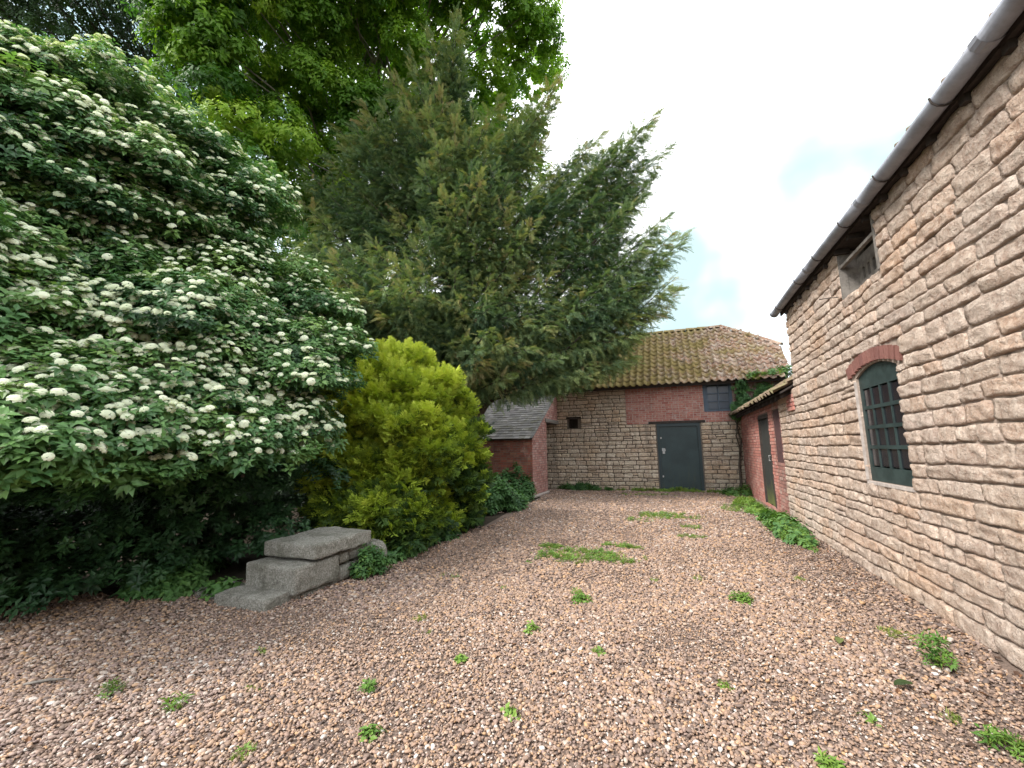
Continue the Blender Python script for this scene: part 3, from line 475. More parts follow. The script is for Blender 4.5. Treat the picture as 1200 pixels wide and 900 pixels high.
FAR_FRONT = [(-15.54,5.77,15.51),(-20.72,5.15,15.51),(-18.72,3.03,13.01),(-17.50,3.77,15.07),(-18.94,4.27,15.43),(-16.86,6.73,18.29),(-16.20,5.58,16.24),(-19.17,4.82,17.38),(-19.20,5.45,15.79),
(-15.24,6.26,18.57),(-15.73,5.91,16.44),(-18.28,5.72,18.04),(-17.53,3.09,14.58),(-20.99,3.65,16.06),(-18.02,3.21,15.78),(-17.30,7.77,17.85),(-17.08,3.70,16.11),(-13.77,6.33,17.93),
(-16.43,4.86,17.11),(-16.50,8.64,16.15),(-17.29,7.41,18.07),(-16.13,7.61,17.54),(-17.05,6.78,16.13),(-19.77,3.01,16.62),(-18.54,4.56,15.37),(-16.70,5.27,15.44),(-19.28,6.08,15.26),
(-16.38,5.80,18.61),(-16.21,7.09,18.95),(-16.78,7.16,15.79),(-20.77,4.54,16.08),(-17.18,6.48,15.45),(-18.60,5.90,15.93),(-18.37,6.53,17.14),(-17.77,2.83,14.58),(-15.11,7.25,15.35),
(-16.41,8.74,15.46),(-18.67,5.04,14.73),(-18.75,3.50,13.07),(-17.08,4.14,14.85),(-16.00,4.31,16.20),(-14.21,5.74,16.68),(-15.13,5.01,16.66),(-18.34,3.63,14.44),(-18.16,7.69,16.09),
(-16.99,3.38,15.33),(-18.63,6.51,16.21),(-13.51,6.87,16.38),(-14.70,7.19,19.36),(-18.27,3.94,13.19),(-18.64,3.47,13.64),(-17.04,7.81,15.05),(-17.85,4.19,13.67),(-16.04,8.48,17.19),
(-16.51,4.59,16.09),(-18.33,5.15,16.84),(-17.76,3.75,14.68),(-17.81,6.66,15.09),(-13.79,7.07,16.02),(-18.73,3.05,13.91),(-19.57,4.65,17.91),(-19.43,5.51,16.82),(-15.76,8.03,15.95),
(-14.66,6.28,16.21),(-15.73,7.08,15.70),(-20.18,6.05,16.23),(-17.19,7.91,15.92),(-18.60,3.71,16.02),(-17.19,6.10,18.33),(-14.31,5.59,17.57),(-16.98,5.62,14.29),(-19.08,5.04,16.79),
(-15.80,4.42,16.65),(-15.15,8.06,13.69),(-17.18,5.67,15.57),(-16.75,8.27,14.98),(-14.41,7.05,15.47),(-14.69,8.27,15.31),(-17.95,5.39,17.02),(-18.68,4.92,15.62),(-14.25,6.52,16.52),
(-18.13,6.06,18.51),(-20.47,4.09,15.36),(-16.92,3.95,16.33),(-13.59,6.83,17.07),(-18.73,5.61,16.10),(-20.94,3.29,16.03),(-14.18,6.62,17.50),(-17.72,7.38,17.57),(-18.48,6.32,17.59),
]
GOLD = [(-5.24,6.07,2.51),(-4.99,6.22,2.43),(-4.13,7.48,2.81),(-4.17,7.63,0.38),(-3.94,7.97,0.34),(-4.07,7.29,0.89),(-5.29,5.72,1.15),(-4.95,6.70,2.92),(-5.21,5.73,1.52),
(-4.31,6.09,1.83),(-4.93,7.09,3.02),(-3.97,6.23,1.42),(-3.96,6.27,1.63),(-3.80,7.26,1.27),(-4.08,5.19,0.63),(-5.20,5.84,1.93),(-4.93,7.53,3.02),(-5.01,6.15,2.05),
(-4.27,7.27,2.51),(-3.85,6.54,1.14),(-4.58,5.97,2.03),(-3.86,6.31,0.37),(-4.18,6.21,1.66),(-3.87,5.80,0.57),(-3.93,6.92,0.28),(-3.86,6.90,1.45),(-3.83,7.87,1.83),
(-3.74,7.23,0.87),(-4.17,5.62,0.73),(-3.78,7.82,1.41),(-5.31,7.14,3.40),(-4.51,5.80,0.91),(-4.08,6.46,0.63),(-4.62,5.27,0.54),(-4.02,5.31,0.42),(-4.31,8.03,2.13),
(-4.36,6.79,2.43),(-4.47,7.27,2.84),(-4.70,5.84,1.11),(-4.02,6.53,0.90),(-5.02,5.82,1.43),(-3.93,6.29,2.01),(-4.96,5.81,0.83),(-4.54,6.30,1.01),(-4.84,6.23,1.80),
(-4.67,6.54,2.21),(-5.19,6.48,2.92),(-4.74,6.10,1.47),(-4.73,6.64,2.66),(-4.26,6.04,1.31),(-4.45,6.68,2.12),(-4.06,6.90,0.56),(-3.85,7.46,1.57),(-4.84,5.24,0.67),
(-4.67,6.21,1.19),(-4.24,5.26,0.39),(-4.22,6.37,1.04),(-3.92,5.52,0.45),(-3.89,6.49,1.80),(-5.21,5.80,0.88),(-3.91,5.34,0.24),(-4.16,5.92,0.65),(-4.80,5.59,1.11),
(-4.09,5.89,0.88),(-4.31,8.17,2.59),(-4.15,8.21,2.36),(-3.69,7.53,0.66),(-4.33,7.35,2.25),(-5.15,5.82,2.25),(-4.94,6.02,1.63),(-3.81,7.97,1.14),(-3.71,5.57,0.25),
(-4.79,7.17,3.30),(-4.97,6.58,2.39),(-4.66,6.80,2.40),(-5.42,6.22,1.73),(-4.58,6.26,1.49),(-5.24,6.77,2.73),(-4.44,5.45,0.74),(-5.23,6.17,2.77),(-4.40,5.31,0.53),
(-4.67,5.73,1.33),(-4.06,7.53,1.78),(-4.76,7.62,3.22),(-5.29,5.57,1.37),(-4.52,6.75,2.62),(-3.82,7.46,0.21),(-5.32,6.34,1.89),(-5.32,5.79,2.55),(-4.09,6.18,1.86),
(-5.16,5.43,0.95),(-5.32,5.76,1.75),(-3.84,5.91,0.38),(-4.10,6.28,0.83),(-5.37,5.81,2.12),(-5.24,6.61,3.20),(-3.77,6.29,1.46),(-4.15,7.56,0.63),(-3.98,6.31,1.19),
(-3.72,7.74,0.88),(-5.37,6.40,2.34),]
GOLD_BACK = [(-5.79,6.91,2.28),(-4.59,5.75,0.47),(-4.22,8.13,1.46),(-4.45,8.43,1.93),(-5.22,7.96,3.15),(-5.61,6.07,1.48),(-4.56,7.12,1.45),(-4.18,8.21,0.56),(-5.44,6.68,2.82),
(-4.26,7.02,1.92),(-5.10,6.46,0.81),(-5.07,6.83,1.77),(-5.29,7.01,2.27),(-5.62,6.34,2.47),(-4.41,6.84,0.86),(-4.51,6.44,0.66),(-4.97,7.17,2.50),(-4.79,8.34,3.05),
(-4.39,7.06,0.26),(-4.37,6.05,0.32),(-4.94,6.50,1.24),(-5.71,7.66,3.58),(-5.68,6.19,0.76),(-4.46,6.60,1.22),(-4.13,8.05,1.10),(-5.43,6.32,1.75),(-4.37,5.60,0.26),
(-5.27,6.59,1.68),(-4.47,7.97,2.60),(-4.31,7.59,0.89),(-4.39,8.45,2.38),(-4.36,7.36,1.23),(-5.63,6.01,1.12),(-5.29,6.29,1.43),(-4.71,6.97,2.09),(-4.48,8.15,0.23),
(-5.19,5.97,1.16),(-5.58,7.37,3.14),(-4.27,9.02,1.91),(-4.60,7.43,2.31),(-5.48,6.39,0.76),(-4.82,6.76,0.91),(-5.31,6.13,0.34),(-6.05,6.66,2.09),(-4.80,7.67,2.71),
(-4.45,7.32,0.54),(-4.56,6.55,1.57),(-5.26,7.77,3.48),(-5.26,6.92,2.66),(-4.09,7.03,1.59),(-4.73,6.31,0.52),(-5.41,7.64,2.97),(-5.37,5.82,0.50),(-4.15,6.21,0.24),
(-4.06,8.14,0.21),(-5.71,6.49,2.84),]
# ---------------------------------------------------------------- masonry builders
def plane_map(axis, at, sign):
    """axis 'X': wall plane x=at, u runs along y; axis 'Y': plane y=at, u runs along x. sign: +depth goes out of the wall"""
    if axis == 'X': return lambda u, z, d: (at + sign * d, u, z)
    return lambda u, z, d: (u, at + sign * d, z)
def core(mb, axis, at, sign, u0, u1, z0, z1, holes, thick, m=0):
    """backing wall in boxes round rectangular holes"""
    us = sorted({u0, u1} | {h[0] for h in holes} | {h[1] for h in holes}); us = [u for u in us if u0 <= u <= u1]
    pm = plane_map(axis, at, sign)
    for a, b in zip(us, us[1:]):
        cut = sorted([(h[2], h[3]) for h in holes if h[0] < (a + b) / 2 < h[1]]); z = z0
        for c, d in cut + [(z1, z1)]:
            if c > z + 1e-4:
                p, q = pm(a, z, 0), pm(b, c, -thick); mb.box(tuple(map(min, p, q)), tuple(map(max, p, q)), m)
            z = max(z, d)
def nz2(u, z, s, o=0.): return mn.noise(Vector((u * s + o, z * s, o * 1.7)))
def stone_geo(mb, pm, ua, ub, zb, zt, skew, proud, seed, gu, gv, dep=.035, gap=.006, rough=.012):
    """one rough faced block; zb/zt: functions of u giving bed heights"""
    V = []; F = []; nu, nv = len(gu), len(gv); uc = (ua + ub) / 2; w = ub - ua
    for j, t in enumerate(gv):
        for i, s in enumerate(gu):
            # rounded plan of the block
            cs = 1 - .03 * (abs(2 * t - 1) ** 6); ct = 1 - .16 * (abs(2 * s - 1) ** 12)
            u = uc + (s - .5) * (w - 2 * gap) * cs + skew * (t - .5)
            b_, t_ = zb(u) + gap, zt(u) - gap
            z = (b_ + t_) / 2 + (t - .5) * (t_ - b_) * ct
            z += .009 * nz2(u, z, 9, seed) + .006 * nz2(u, z, 31, seed); u += .012 * nz2(z, u, 9, seed + 3) + .007 * nz2(z, u, 31, seed)
            e = (1 - abs(2 * s - 1) ** 18) * (1 - abs(2 * t - 1) ** 11)
            d = proud * e + rough * e * (1.1 * nz2(u, z, 6, seed) + .9 * nz2(u, z, 17, seed + 5) + .5 * nz2(u, z, 37, seed + 9)) - (dep if (i in (0, nu - 1) or j in (0, nv - 1)) else 0)
            V.append(pm(u, z, d))
    for j in range(nv - 1):
        for i in range(nu - 1):
            a = j * nu + i; F.append((a, a + 1, a + nu + 1, a + nu))
    mb.add(V, F)
def courses(z0, z1, hmin, hmax, r_):
    z = z0; out = [z0]
    while z < z1 - hmin * .6:
        z += r_.uniform(hmin, hmax); out.append(min(z, z1))
    out[-1] = z1; return out
def stonework(axis, at, sign, u0, u1, z0, z1, holes, hr, lr, wave, seed, proud=(.012, .035), gap=.006, rough=.012, jitter=1.0, zones=None, split=.08):
    """returns list of (cu, cz, area, MB) blocks in irregular courses"""
    r_ = random.Random(seed); pm = plane_map(axis, at, sign); C_ = courses(z0, z1, hr[0], hr[1], r_); out = []
    for ci in range(len(C_) - 1):
        a, b = C_[ci], C_[ci + 1]
        def bed(zc, k, lim0=z0, lim1=z1):
            if zc <= lim0 + 1e-6 or zc >= lim1 - 1e-6: return lambda u: zc
            return lambda u: zc + wave * (mn.noise(Vector((u * .45, zc * 1.3 + seed, .5))) + .4 * mn.noise(Vector((u * 2.2, k * 3.7 + seed, .2))))
        zb, zt = bed(a, ci), bed(b, ci + 1)
        cuts = [(h[0], h[1]) for h in holes if h[2] + .02 < (a + b) / 2 < h[3] - .02]
        iv = [(u0, u1)]
        for c, d in cuts:
            iv = [x for s, e in iv for x in ((s, min(e, c)), (max(s, d), e)) if x[1] - x[0] > .04]
        # beds pressed flat against the edges of openings
        def clampf(f, top):
            def g(u):
                v = f(u)
                for h in holes:
                    if h[0] - .02 < u < h[1] + .02:
                        mid = (a + b) / 2
                        if mid >= h[3] - .02 and v < h[3]: v = h[3]
                        if mid <= h[2] + .02 and v > h[2]: v = h[2]
                return v
            return g
        zb2, zt2 = clampf(zb, 0), clampf(zt, 1)
        for s, e in iv:
            u = s + (0 if s != u0 else -r_.uniform(0, .1) * 0)
            while u < e - 1e-6:
                ln = r_.uniform(*lr) * (1.35 if r_.random() < .15 else 1)
                nu = u + ln
                if e - nu < lr[0] * .6: nu = e
                sk = (r_.uniform(-.03, .03) * jitter) if (u > s and nu < e) else 0
                pr = r_.uniform(*proud); sd_ = r_.random() * 50; big = (b - a) * (nu - u)
                gu = [0, .02, .10, .23, .36, .5, .64, .77, .90, .98, 1]; gv = [0, .05, .18, .34, .5, .66, .82, .95, 1]
                if r_.random() < split and (b - a) > .12:
                    q = r_.uniform(.4, .6); zm = (lambda f, g, q: (lambda x: f(x) * (1 - q) + g(x) * q))(zb2, zt2, q)
                    for f, g in ((zb2, zm), (zm, zt2)):
                        mb = MB(); stone_geo(mb, pm, u, nu, f, g, sk * .5, pr, sd_ + r_.random(), gu, [0, .15, .5, .85, 1], gap=gap, rough=rough); out.append(((u + nu) / 2, (a + b) / 2, big / 2, mb))
                else:
                    mb = MB(); stone_geo(mb, pm, u, nu, zb2, zt2, sk, pr, sd_, gu, gv, gap=gap, rough=rough); out.append(((u + nu) / 2, (a + b) / 2, big, mb))
                u = nu
    return out
def place_stones(blocks, key, parent, mat, name='stone', stuff='stone_facing', limit=300):
    blocks = sorted(blocks, key=key); rest = MB()
    for i, bl in enumerate(blocks):
        if i < limit: bl[3].build(name, mat, parent, True)
        else: rest.add(bl[3].V, bl[3].F)
    if rest.V: tag(rest.build(stuff, mat, parent, True), kind='stuff')
def bricks(axis, at, sign, u0, u1, z0, z1, holes, seed, bl=.222, bh=.075, clip=None, sub=None):
    """brick facing as one mesh; clip(u, z) -> keep"""
    r_ = random.Random(seed); pm = plane_map(axis, at, sign); mb = MB(); z = z0; row = 0
    while z < z1 - .02:
        zt = min(z + bh, z1); u = u0 - (bl / 2 if row % 2 else 0) + r_.uniform(-.01, .01); head = row % 4 == 3
        while u < u1:
            w = (bl / 2 if head else bl); a, b = max(u, u0), min(u + w, u1); u += w
            if b - a < .03: continue
            uc, zc = (a + b) / 2, (z + zt) / 2
            segs = [(a, b)]
            for h in holes:
                if h[2] < zc < h[3]: segs = [x for s, e in segs for x in ((s, min(e, h[0])), (max(s, h[1]), e)) if x[1] - x[0] > .025]
            for a_, b_ in segs:
                if clip and not clip((a_ + b_) / 2, zc): continue
                d = r_.uniform(.002, .014); g = .0065; j = [r_.uniform(-.002, .002) for _ in range(4)]
                q = [(a_ + g, z + g + j[0]), (b_ - g, z + g + j[1]), (b_ - g, zt - g + j[2]), (a_ + g, zt - g + j[3])]
                V = [pm(x, y, -.02) for x, y in q] + [pm(x + (.003 if i in (0, 3) else -.003), y, d) for i, (x, y) in enumerate(q)]
                mb.add(V, [(4, 5, 6, 7), (0, 1, 5, 4), (1, 2, 6, 5), (2, 3, 7, 6), (3, 0, 4, 7)])
        z = zt; row += 1
    return mb
# pantile: S profile across u (0..w), running down v, origin at the top left, slightly lifted at the tail
def pantile_mesh(name, w=.255, l=.36, th=.018):
    prof = [(0, .034), (.10, .066), (.2, .074), (.3, .058), (.42, .016), (.58, -.008), (.74, -.004), (.9, .020), (1.0, .036)]
    V = []; F = []; n = len(prof)
    for v, lift in ((0, -.006), (l, .026)):
        for s, h in prof: V.append((s * w, -v, h + lift * 1.3))
    for s, h in prof: V.append((s * w, -l, h + .034 - th))
    for i in range(n - 1): F.append((i + n, i + n + 1, i + 1, i)); F.append((i + 2 * n, i + 2 * n + 1, i + n + 1, i + n))
    return V, F
PV, PF = pantile_mesh('pantile')
def tile_matrix(o, ux, dn, jit, r_):
    """o origin, ux unit across, dn unit down-slope"""
    nrm = (ux.cross(-dn)).normalized(); Mx = Matrix((ux, -dn, nrm)).transposed().to_4x4(); Mx.translation = o
    return Mx @ Matrix.Rotation(r_.uniform(-jit, jit), 4, 'Z') @ Matrix.Rotation(r_.uniform(-jit, jit) * .7, 4, 'X') @ Matrix.Translation((0, r_.uniform(-.012, .012), r_.uniform(0, .01)))
def tiles(parent, o, ux, dn, ncol, nrow, keep, part, limit, mat, seed, pitch=.235, gauge=.29, jit=.03, name='roof_tile', stuff='pantile_covering'):
    r_ = random.Random(seed); me = mesh('roof_tile', PV, PF, True); me.materials.append(mat); rest = MB(); cnt = 0
    for j in range(nrow):
        for i in range(ncol):
            p = o + ux * (i * pitch) + dn * (j * gauge)
            c = p + ux * .12 + dn * .17
            if not keep(c): continue
            Mx = tile_matrix(p, ux, dn, jit, r_)
            if part(c) and cnt < limit:
                cnt += 1; ob = link(name, me, parent); ob.matrix_parent_inverse = Matrix.Identity(4); ob.matrix_basis = Matrix.Translation(-Vector(parent.location)) @ Mx
            else: rest.add([Mx @ Vector(v) for v in PV], PF)
    if rest.V: tag(rest.build(stuff, mat, parent, True), kind='stuff')
def rough_block(a, b, seed, amp=.012, nx=12, ny=12, nz=4, rnd_=.025, tilt=(0, 0)):
    """worn stone block between corners a and b"""
    a = Vector(a); b = Vector(b); V = {}; F = []; vl = []
    def vid(i, j, k_):
        key = (i, j, k_)
        if key not in V:
            s = Vector((i / nx, j / ny, k_ / nz)); p = Vector([a[q] + (b[q] - a[q]) * s[q] for q in range(3)])
            # round the arrises
            on = [(s[q] in (0, 1)) for q in range(3)]
            if sum(on) >= 2:
                for q in range(3):
                    if on[q]: p[q] += rnd_ * (1 if s[q] == 0 else -1) * (.55 if sum(on) == 2 else .8) * (1 + .8 * mn.noise(p * 9 + Vector((seed, 0, 0))))
            fz = p * 21; p += Vector((mn.noise(fz), mn.noise(fz + Vector((9, 0, 0))), mn.noise(fz + Vector((0, 9, 0))))) * amp * .45
            nn = Vector((mn.noise(p * 5 + Vector((seed, 1, 0))), mn.noise(p * 5 + Vector((0, seed, 7))), mn.noise(p * 5 + Vector((3, 0, seed)))))
            p += nn * amp + Vector((0, 0, tilt[0] * (p.x - a.x) + tilt[1] * (p.y - a.y))); V[key] = len(vl); vl.append(p)
        return V[key]
    for i in range(nx):
        for j in range(ny):
            for k_, o in ((0, 1), (nz, 0)):
                f = [vid(i, j, k_), vid(i + 1, j, k_), vid(i + 1, j + 1, k_), vid(i, j + 1, k_)]; F.append(f[::-1] if o else f)
    for i in range(nx):
        for k_ in range(nz):
            for j, o in ((0, 0), (ny, 1)):
                f = [vid(i, j, k_), vid(i + 1, j, k_), vid(i + 1, j, k_ + 1), vid(i, j, k_ + 1)]; F.append(f[::-1] if o else f)
    for j in range(ny):
        for k_ in range(nz):
            for i, o in ((0, 1), (nx, 0)):
                f = [vid(i, j, k_), vid(i, j + 1, k_), vid(i, j + 1, k_ + 1), vid(i, j, k_ + 1)]; F.append(f[::-1] if o else f)
    mb = MB(); mb.add(vl, [tuple(f) for f in F]); return mb

# ================================================================ STONE BARN (right)
XW = 2.064
barn = empty('stone_barn', (XW, 6, 0), 'tall barn of rough tan stone with arched window and loft hatch', 'barn')
WH = (5.13, 6.13, 1.08, 2.26)          # window opening up to the springing
HH = (5.12, 6.15, 3.24, 3.86)          # loft hatch up to the eave
mb = MB()
ARCH = [(5.13 + i * .1, 2.26 + .10 * (1 - ((i - 5) / 5) ** 2)) for i in range(11)]
core(mb, 'X', XW + .012, -1, -6.0, 8.8, 0, 3.86, [(5.13, 6.13, 1.08, 2.45), HH], .45)
core(mb, 'X', XW + .012, -1, 8.8, 10.1, 0, 2.5, [], .45)
# spandrels closing the rectangular cut down to the segmental arch
for (ua, za), (ub, zb_) in zip(ARCH, ARCH[1:]):
    V = []
    for x in (XW + .012, XW + .45):
        V += [(x, ua, za), (x, ub, zb_), (x, ub, 2.45), (x, ua, 2.45)]
    mb.add(V, [(0, 3, 2, 1), (4, 5, 6, 7), (0, 1, 5, 4), (1, 2, 6, 5), (3, 0, 4, 7), (2, 3, 7, 6)])
mb.box((XW + .45, 8.42, 0), (8, 8.8, 3.86)); mb.box((XW + .45, -6, 0), (8, -5.6, 3.86)); mb.box((7.6, -5.6, 0), (8, 8.42, 3.86))
mb.add([(XW + .012, 8.42, 3.86), (8, 8.42, 3.86), (5.03, 8.42, 6.3), (XW + .012, 8.8, 3.86), (8, 8.8, 3.86), (5.03, 8.8, 6.3)], [(0, 1, 2), (5, 4, 3), (0, 2, 5, 3), (2, 1, 4, 5)])
wall = mb.build('wall', M['mortar'], barn)
holes = [(WH[0], WH[1], WH[2], 2.40), (5.0, 6.25, 2.24, 2.5), HH]
bl = stonework('X', XW, -1, 1.2, 10.1, 0.0, 2.5, [h for h in holes], (.115, .16), (.22, .60), .045, 3, (.006, .020), .003, .020, 1.2, split=.02)
bl += stonework('X', XW, -1, 1.2, 8.8, 2.5, 3.86, [HH], (.115, .16), (.22, .60), .04, 4, (.006, .020), .003, .020, split=.02)
bl = [b for b in bl]
def barn_key(b):
    u, z = b[0], b[1]
    if u < 3.75: return 1e6 + abs(u)
    return -(b[2] * (1.0 / ((u * u + 4 + (z - 1.5) ** 2)) ** 1.5))
place_stones(bl, barn_key, barn, M['barn_stone'])
# window: brick arch, frame, bars, panes
for i in range(13):
    t = i / 12; u = 5.02 + 1.23 * t; a = (t - .5) * .42; w = .082; zc = 2.275 + .10 * (1 - (2 * t - 1) ** 2)
    mbk = MB(); hgt = .135
    ca, sa = math.cos(a), math.sin(a)
    def P(du, dz, d): return (XW - d, u + du * ca + dz * sa, zc + dz * ca - du * sa)
    q = [(-w / 2 + .004, 0), (w / 2 - .004, 0), (w / 2 * 1.12 - .004, hgt), (-w / 2 * 1.12 + .004, hgt)]; dd = rnd.uniform(.016, .026)
    mbk.add([P(x, y, -.06) for x, y in q] + [P(x, y, dd) for x, y in q], [(7, 6, 5, 4), (4, 5, 1, 0), (5, 6, 2, 1), (6, 7, 3, 2), (7, 4, 0, 3)])
    mbk.build('brick', M['arch'], barn)
mb = MB(); FX = XW + .035
def arch_z(u): t = (u - 5.13) / 1.0; return 2.26 + .10 * (1 - (2 * t - 1) ** 2)
mb.box((FX, 5.135, 1.085), (FX + .07, 6.125, 1.235)); mb.box((FX, 5.135, 1.235), (FX + .07, 5.20, 2.12)); mb.box((FX, 6.06, 1.235), (FX + .07, 6.125, 2.12))
n = 10
for i in range(n):
    a, b = 5.135 + .99 * i / n, 5.135 + .99 * (i + 1) / n
    mb.add([(FX, a, 2.12), (FX, b, 2.12), (FX, b, arch_z(b) - .003), (FX, a, arch_z(a) - .003), (FX + .07, a, 2.12), (FX + .07, b, 2.12), (FX + .07, b, arch_z(b) - .003), (FX + .07, a, arch_z(a) - .003)],
           [(0, 3, 2, 1), (4, 5, 6, 7), (0, 1, 5, 4), (3, 7, 6, 2)])
wf = mb.build('window', M['window_green'], barn)
hs = (2.12 - 1.235) / 4; ws = (6.06 - 5.20) / 4
for i in range(1, 4):
    m1 = MB(); z = 1.235 + i * hs; m1.box((FX - .006, 5.20, z - .018), (FX + .045, 6.06, z + .02)); m1.build('glazing_bar', M['window_green'], wf)
    m1 = MB(); u = 5.20 + i * ws; m1.box((FX - .003, u - .011, 1.235), (FX + .04, u + .011, 2.12)); m1.build('glazing_bar', M['window_green'], wf)
for i in range(4):
    for j in range(4):
        m1 = MB(); a, z = 5.20 + i * ws + .009, 1.235 + j * hs + .018; t = rnd.uniform(-.002, .002)
        m1.add([(FX + .01 + t, a, z), (FX + .01 + t, a, z + hs - .036), (FX + .01 + t, a + ws - .018, z + hs - .036), (FX + .01 + t, a + ws - .018, z)], [(0, 1, 2, 3)])
        m1.build('pane', M['glass'], wf)
mb = MB(); mb.box((XW - .01, 5.12, 1.045), (XW + .16, 6.14, 1.078)); mb.build('window_sill', M['mortar_lime'], barn)
mb = MB(); mb.box((XW - .012, 6.132, 1.09), (XW + .03, 6.145, 2.22)); mb.build('jamb_render', M['mortar_lime'], barn)
mb = MB(); mb.box((XW + .46, 4.8, .9), (XW + .5, 6.4, 2.6)); mb.build('unlit_room_panel', M['timber_dark'], barn)  # dark panel stands for the unlit room behind the window
# loft hatch
mb = MB(); mb.box((XW - .012, 6.10, 3.24), (XW + .06, 6.145, 3.84)); mb.box((XW - .012, 5.125, 3.24), (XW + .06, 5.17, 3.84)); mb.box((XW - .012, 5.17, 3.62), (XW + .03, 6.10, 3.655))
hf = mb.build('hatch_frame', M['timber'], barn)
mb = MB(); mb.box((XW + .06, 6.105, 3.25), (XW + .40, 6.14, 3.84)); mb.build('hatch_reveal_board', M['timber'], barn)
mb = MB(); yy = 5.17; zt0, zt1 = 3.42, 3.57
slots = [5.36, 5.50, 5.64, 5.78, 5.92]
mb.box((XW + .17, 5.15, 3.24), (XW + .20, 6.12, zt0)); mb.box((XW + .17, 5.15, zt1), (XW + .20, 6.12, 3.72))
for s in slots: mb.box((XW + .17, yy, zt0), (XW + .20, s, zt1)); yy = s + .07
mb.box((XW + .17, yy, zt0), (XW + .20, 6.12, zt1))
for s in slots:                                       # rounded slot heads
    for k_ in range(4):
        a = R(90) * k_ / 4; b = R(90) * (k_ + 1) / 4
        for sg in (-1, 1):
            c = s + .035; P_ = [(c + sg * .035 * math.cos(a), zt1 - .035 + .035 * math.sin(a)), (c + sg * .035 * math.cos(b), zt1 - .035 + .035 * math.sin(b)), (c + sg * .035, zt1)]
            mb.add([(XW + .171, y, z) for y, z in P_] + [(XW + .199, y, z) for y, z in P_], [(0, 1, 2), (3, 5, 4)])
mb.build('slotted_board', M['timber'], barn)
mb = MB(); mb.box((XW + .26, 5.0, 3.1), (XW + .40, 6.3, 3.86)); mb.build('unlit_loft_panel', M['timber_dark'], barn)  # dark panel stands for the unlit loft seen through the slots
mb = MB(); mb.tube([(XW + .01, 6.2, 3.3), (XW - .22, 6.24, 3.31)], .006, 5); mb.build('iron_pin', M['iron'], barn)
mb = MB(); mb.box((XW - .02, -6, 3.865), (XW + .3, 8.82, 3.90)); mb.box((XW - .055, -6, 3.86), (XW - .025, 8.95, 3.97)); mb.build('fascia', M['timber_dark'], barn)
# rafter ends under the eave
for i in range(24):
    y = 8.6 - i * .42
    m1 = MB(); m1.box((XW - .052, y - .03, 3.80), (XW + .1, y + .03, 3.859)); m1.build('rafter_end', M['timber_dark'], barn)
# gutter: lengths of round-bottomed gutter with collars and iron brackets
GX, GZ = XW - .135, 3.93
def gy_z(y): return GZ + .014 * math.sin(y * 1.1) - .012 * math.sin(y * .47)
gut = None
for y0, y1 in ((-6, -4.1), (-4.1, -2.3), (-2.3, -.5), (-.5, 1.3), (1.3, 3.12), (3.12, 4.95), (4.95, 6.8), (6.8, 8.98)):
    m1 = MB(); n = 10; V = []; F = []
    ys = [y0 + .005 + (y1 - y0 - .01) * i / 6 for i in range(7)]
    for y in ys:
        for rad in (.070, .060):
            for k_ in range(n + 1):
                a = math.pi + math.pi * k_ / n; V.append((GX + rad * math.cos(a), y, gy_z(y) + rad * math.sin(a)))
    m_ = 2 * (n + 1)
    for i in range(6):
        for k_ in range(n):
            F.append((i * m_ + k_, (i + 1) * m_ + k_, (i + 1) * m_ + k_ + 1, i * m_ + k_ + 1))
            q = n + 1; F.append((i * m_ + q + k_, i * m_ + q + k_ + 1, (i + 1) * m_ + q + k_ + 1, (i + 1) * m_ + q + k_))
        F.append((i * m_, i * m_ + n + 1, (i + 1) * m_ + n + 1, (i + 1) * m_)); F.append((i * m_ + n, (i + 1) * m_ + n, (i + 1) * m_ + 2 * n + 1, i * m_ + 2 * n + 1))
    for e in (0, 6): F.append(tuple(e * m_ + k_ for k_ in range(n + 1)))
    m1.add(V, F); g = m1.build('gutter_length', M['gutter'], barn, True)
    m1 = MB()
    for yc in (y1,):
        P_ = [(GX + .076 * math.cos(math.pi + math.pi * k_ / 8), gy_z(yc) + .076 * math.sin(math.pi + math.pi * k_ / 8)) for k_ in range(9)]
        for (xa, za), (xb, zb_) in zip(P_, P_[1:]): m1.add([(xa, yc - .05, za), (xa, yc + .03, za), (xb, yc + .03, zb_), (xb, yc - .05, zb_)], [(0, 1, 2, 3)])
    m1.build('gutter_collar', M['gutter'], g, True)
    for yc in (y0 + .45, y1 - .45):
        m1 = MB(); m1.tube([(GX + .079 * math.cos(math.pi + math.pi * k_ / 6), yc, gy_z(yc) + .081 * math.sin(math.pi + math.pi * k_ / 6)) for k_ in range(7)] + [(XW - .05, yc, gy_z(yc) - .02)], .007, 5)
        m1.build('gutter_bracket', M['iron'], g)
# barn roof
p38 = R(38); bt0 = Vector((XW + .19, 8.95, 4.11)); eave_dir = Vector((0, -1, 0)); updir = Vector((math.cos(p38), 0, math.sin(p38)))
m1 = MB(); ex = XW - .05; rx = 5.03; rz = 3.93 + (rx - ex) * math.tan(p38)
m1.add([(ex, -6.1, 3.93), (ex, 8.93, 3.93), (rx, 8.93, rz), (rx, -6.1, rz), (8.1, 8.93, 3.93), (8.1, -6.1, 3.93)], [(0, 3, 2, 1), (3, 5, 4, 2)]); m1.build('roof_deck', M['timber_dark'], barn)
tiles(barn, bt0 + updir * (.29 * 12), Vector((0, -1, 0)), -updir, 62, 13, lambda c: c.y > -6, lambda c: c.x < 2.35 and c.y > 2.4, 300, M['tile_moss'], 21)

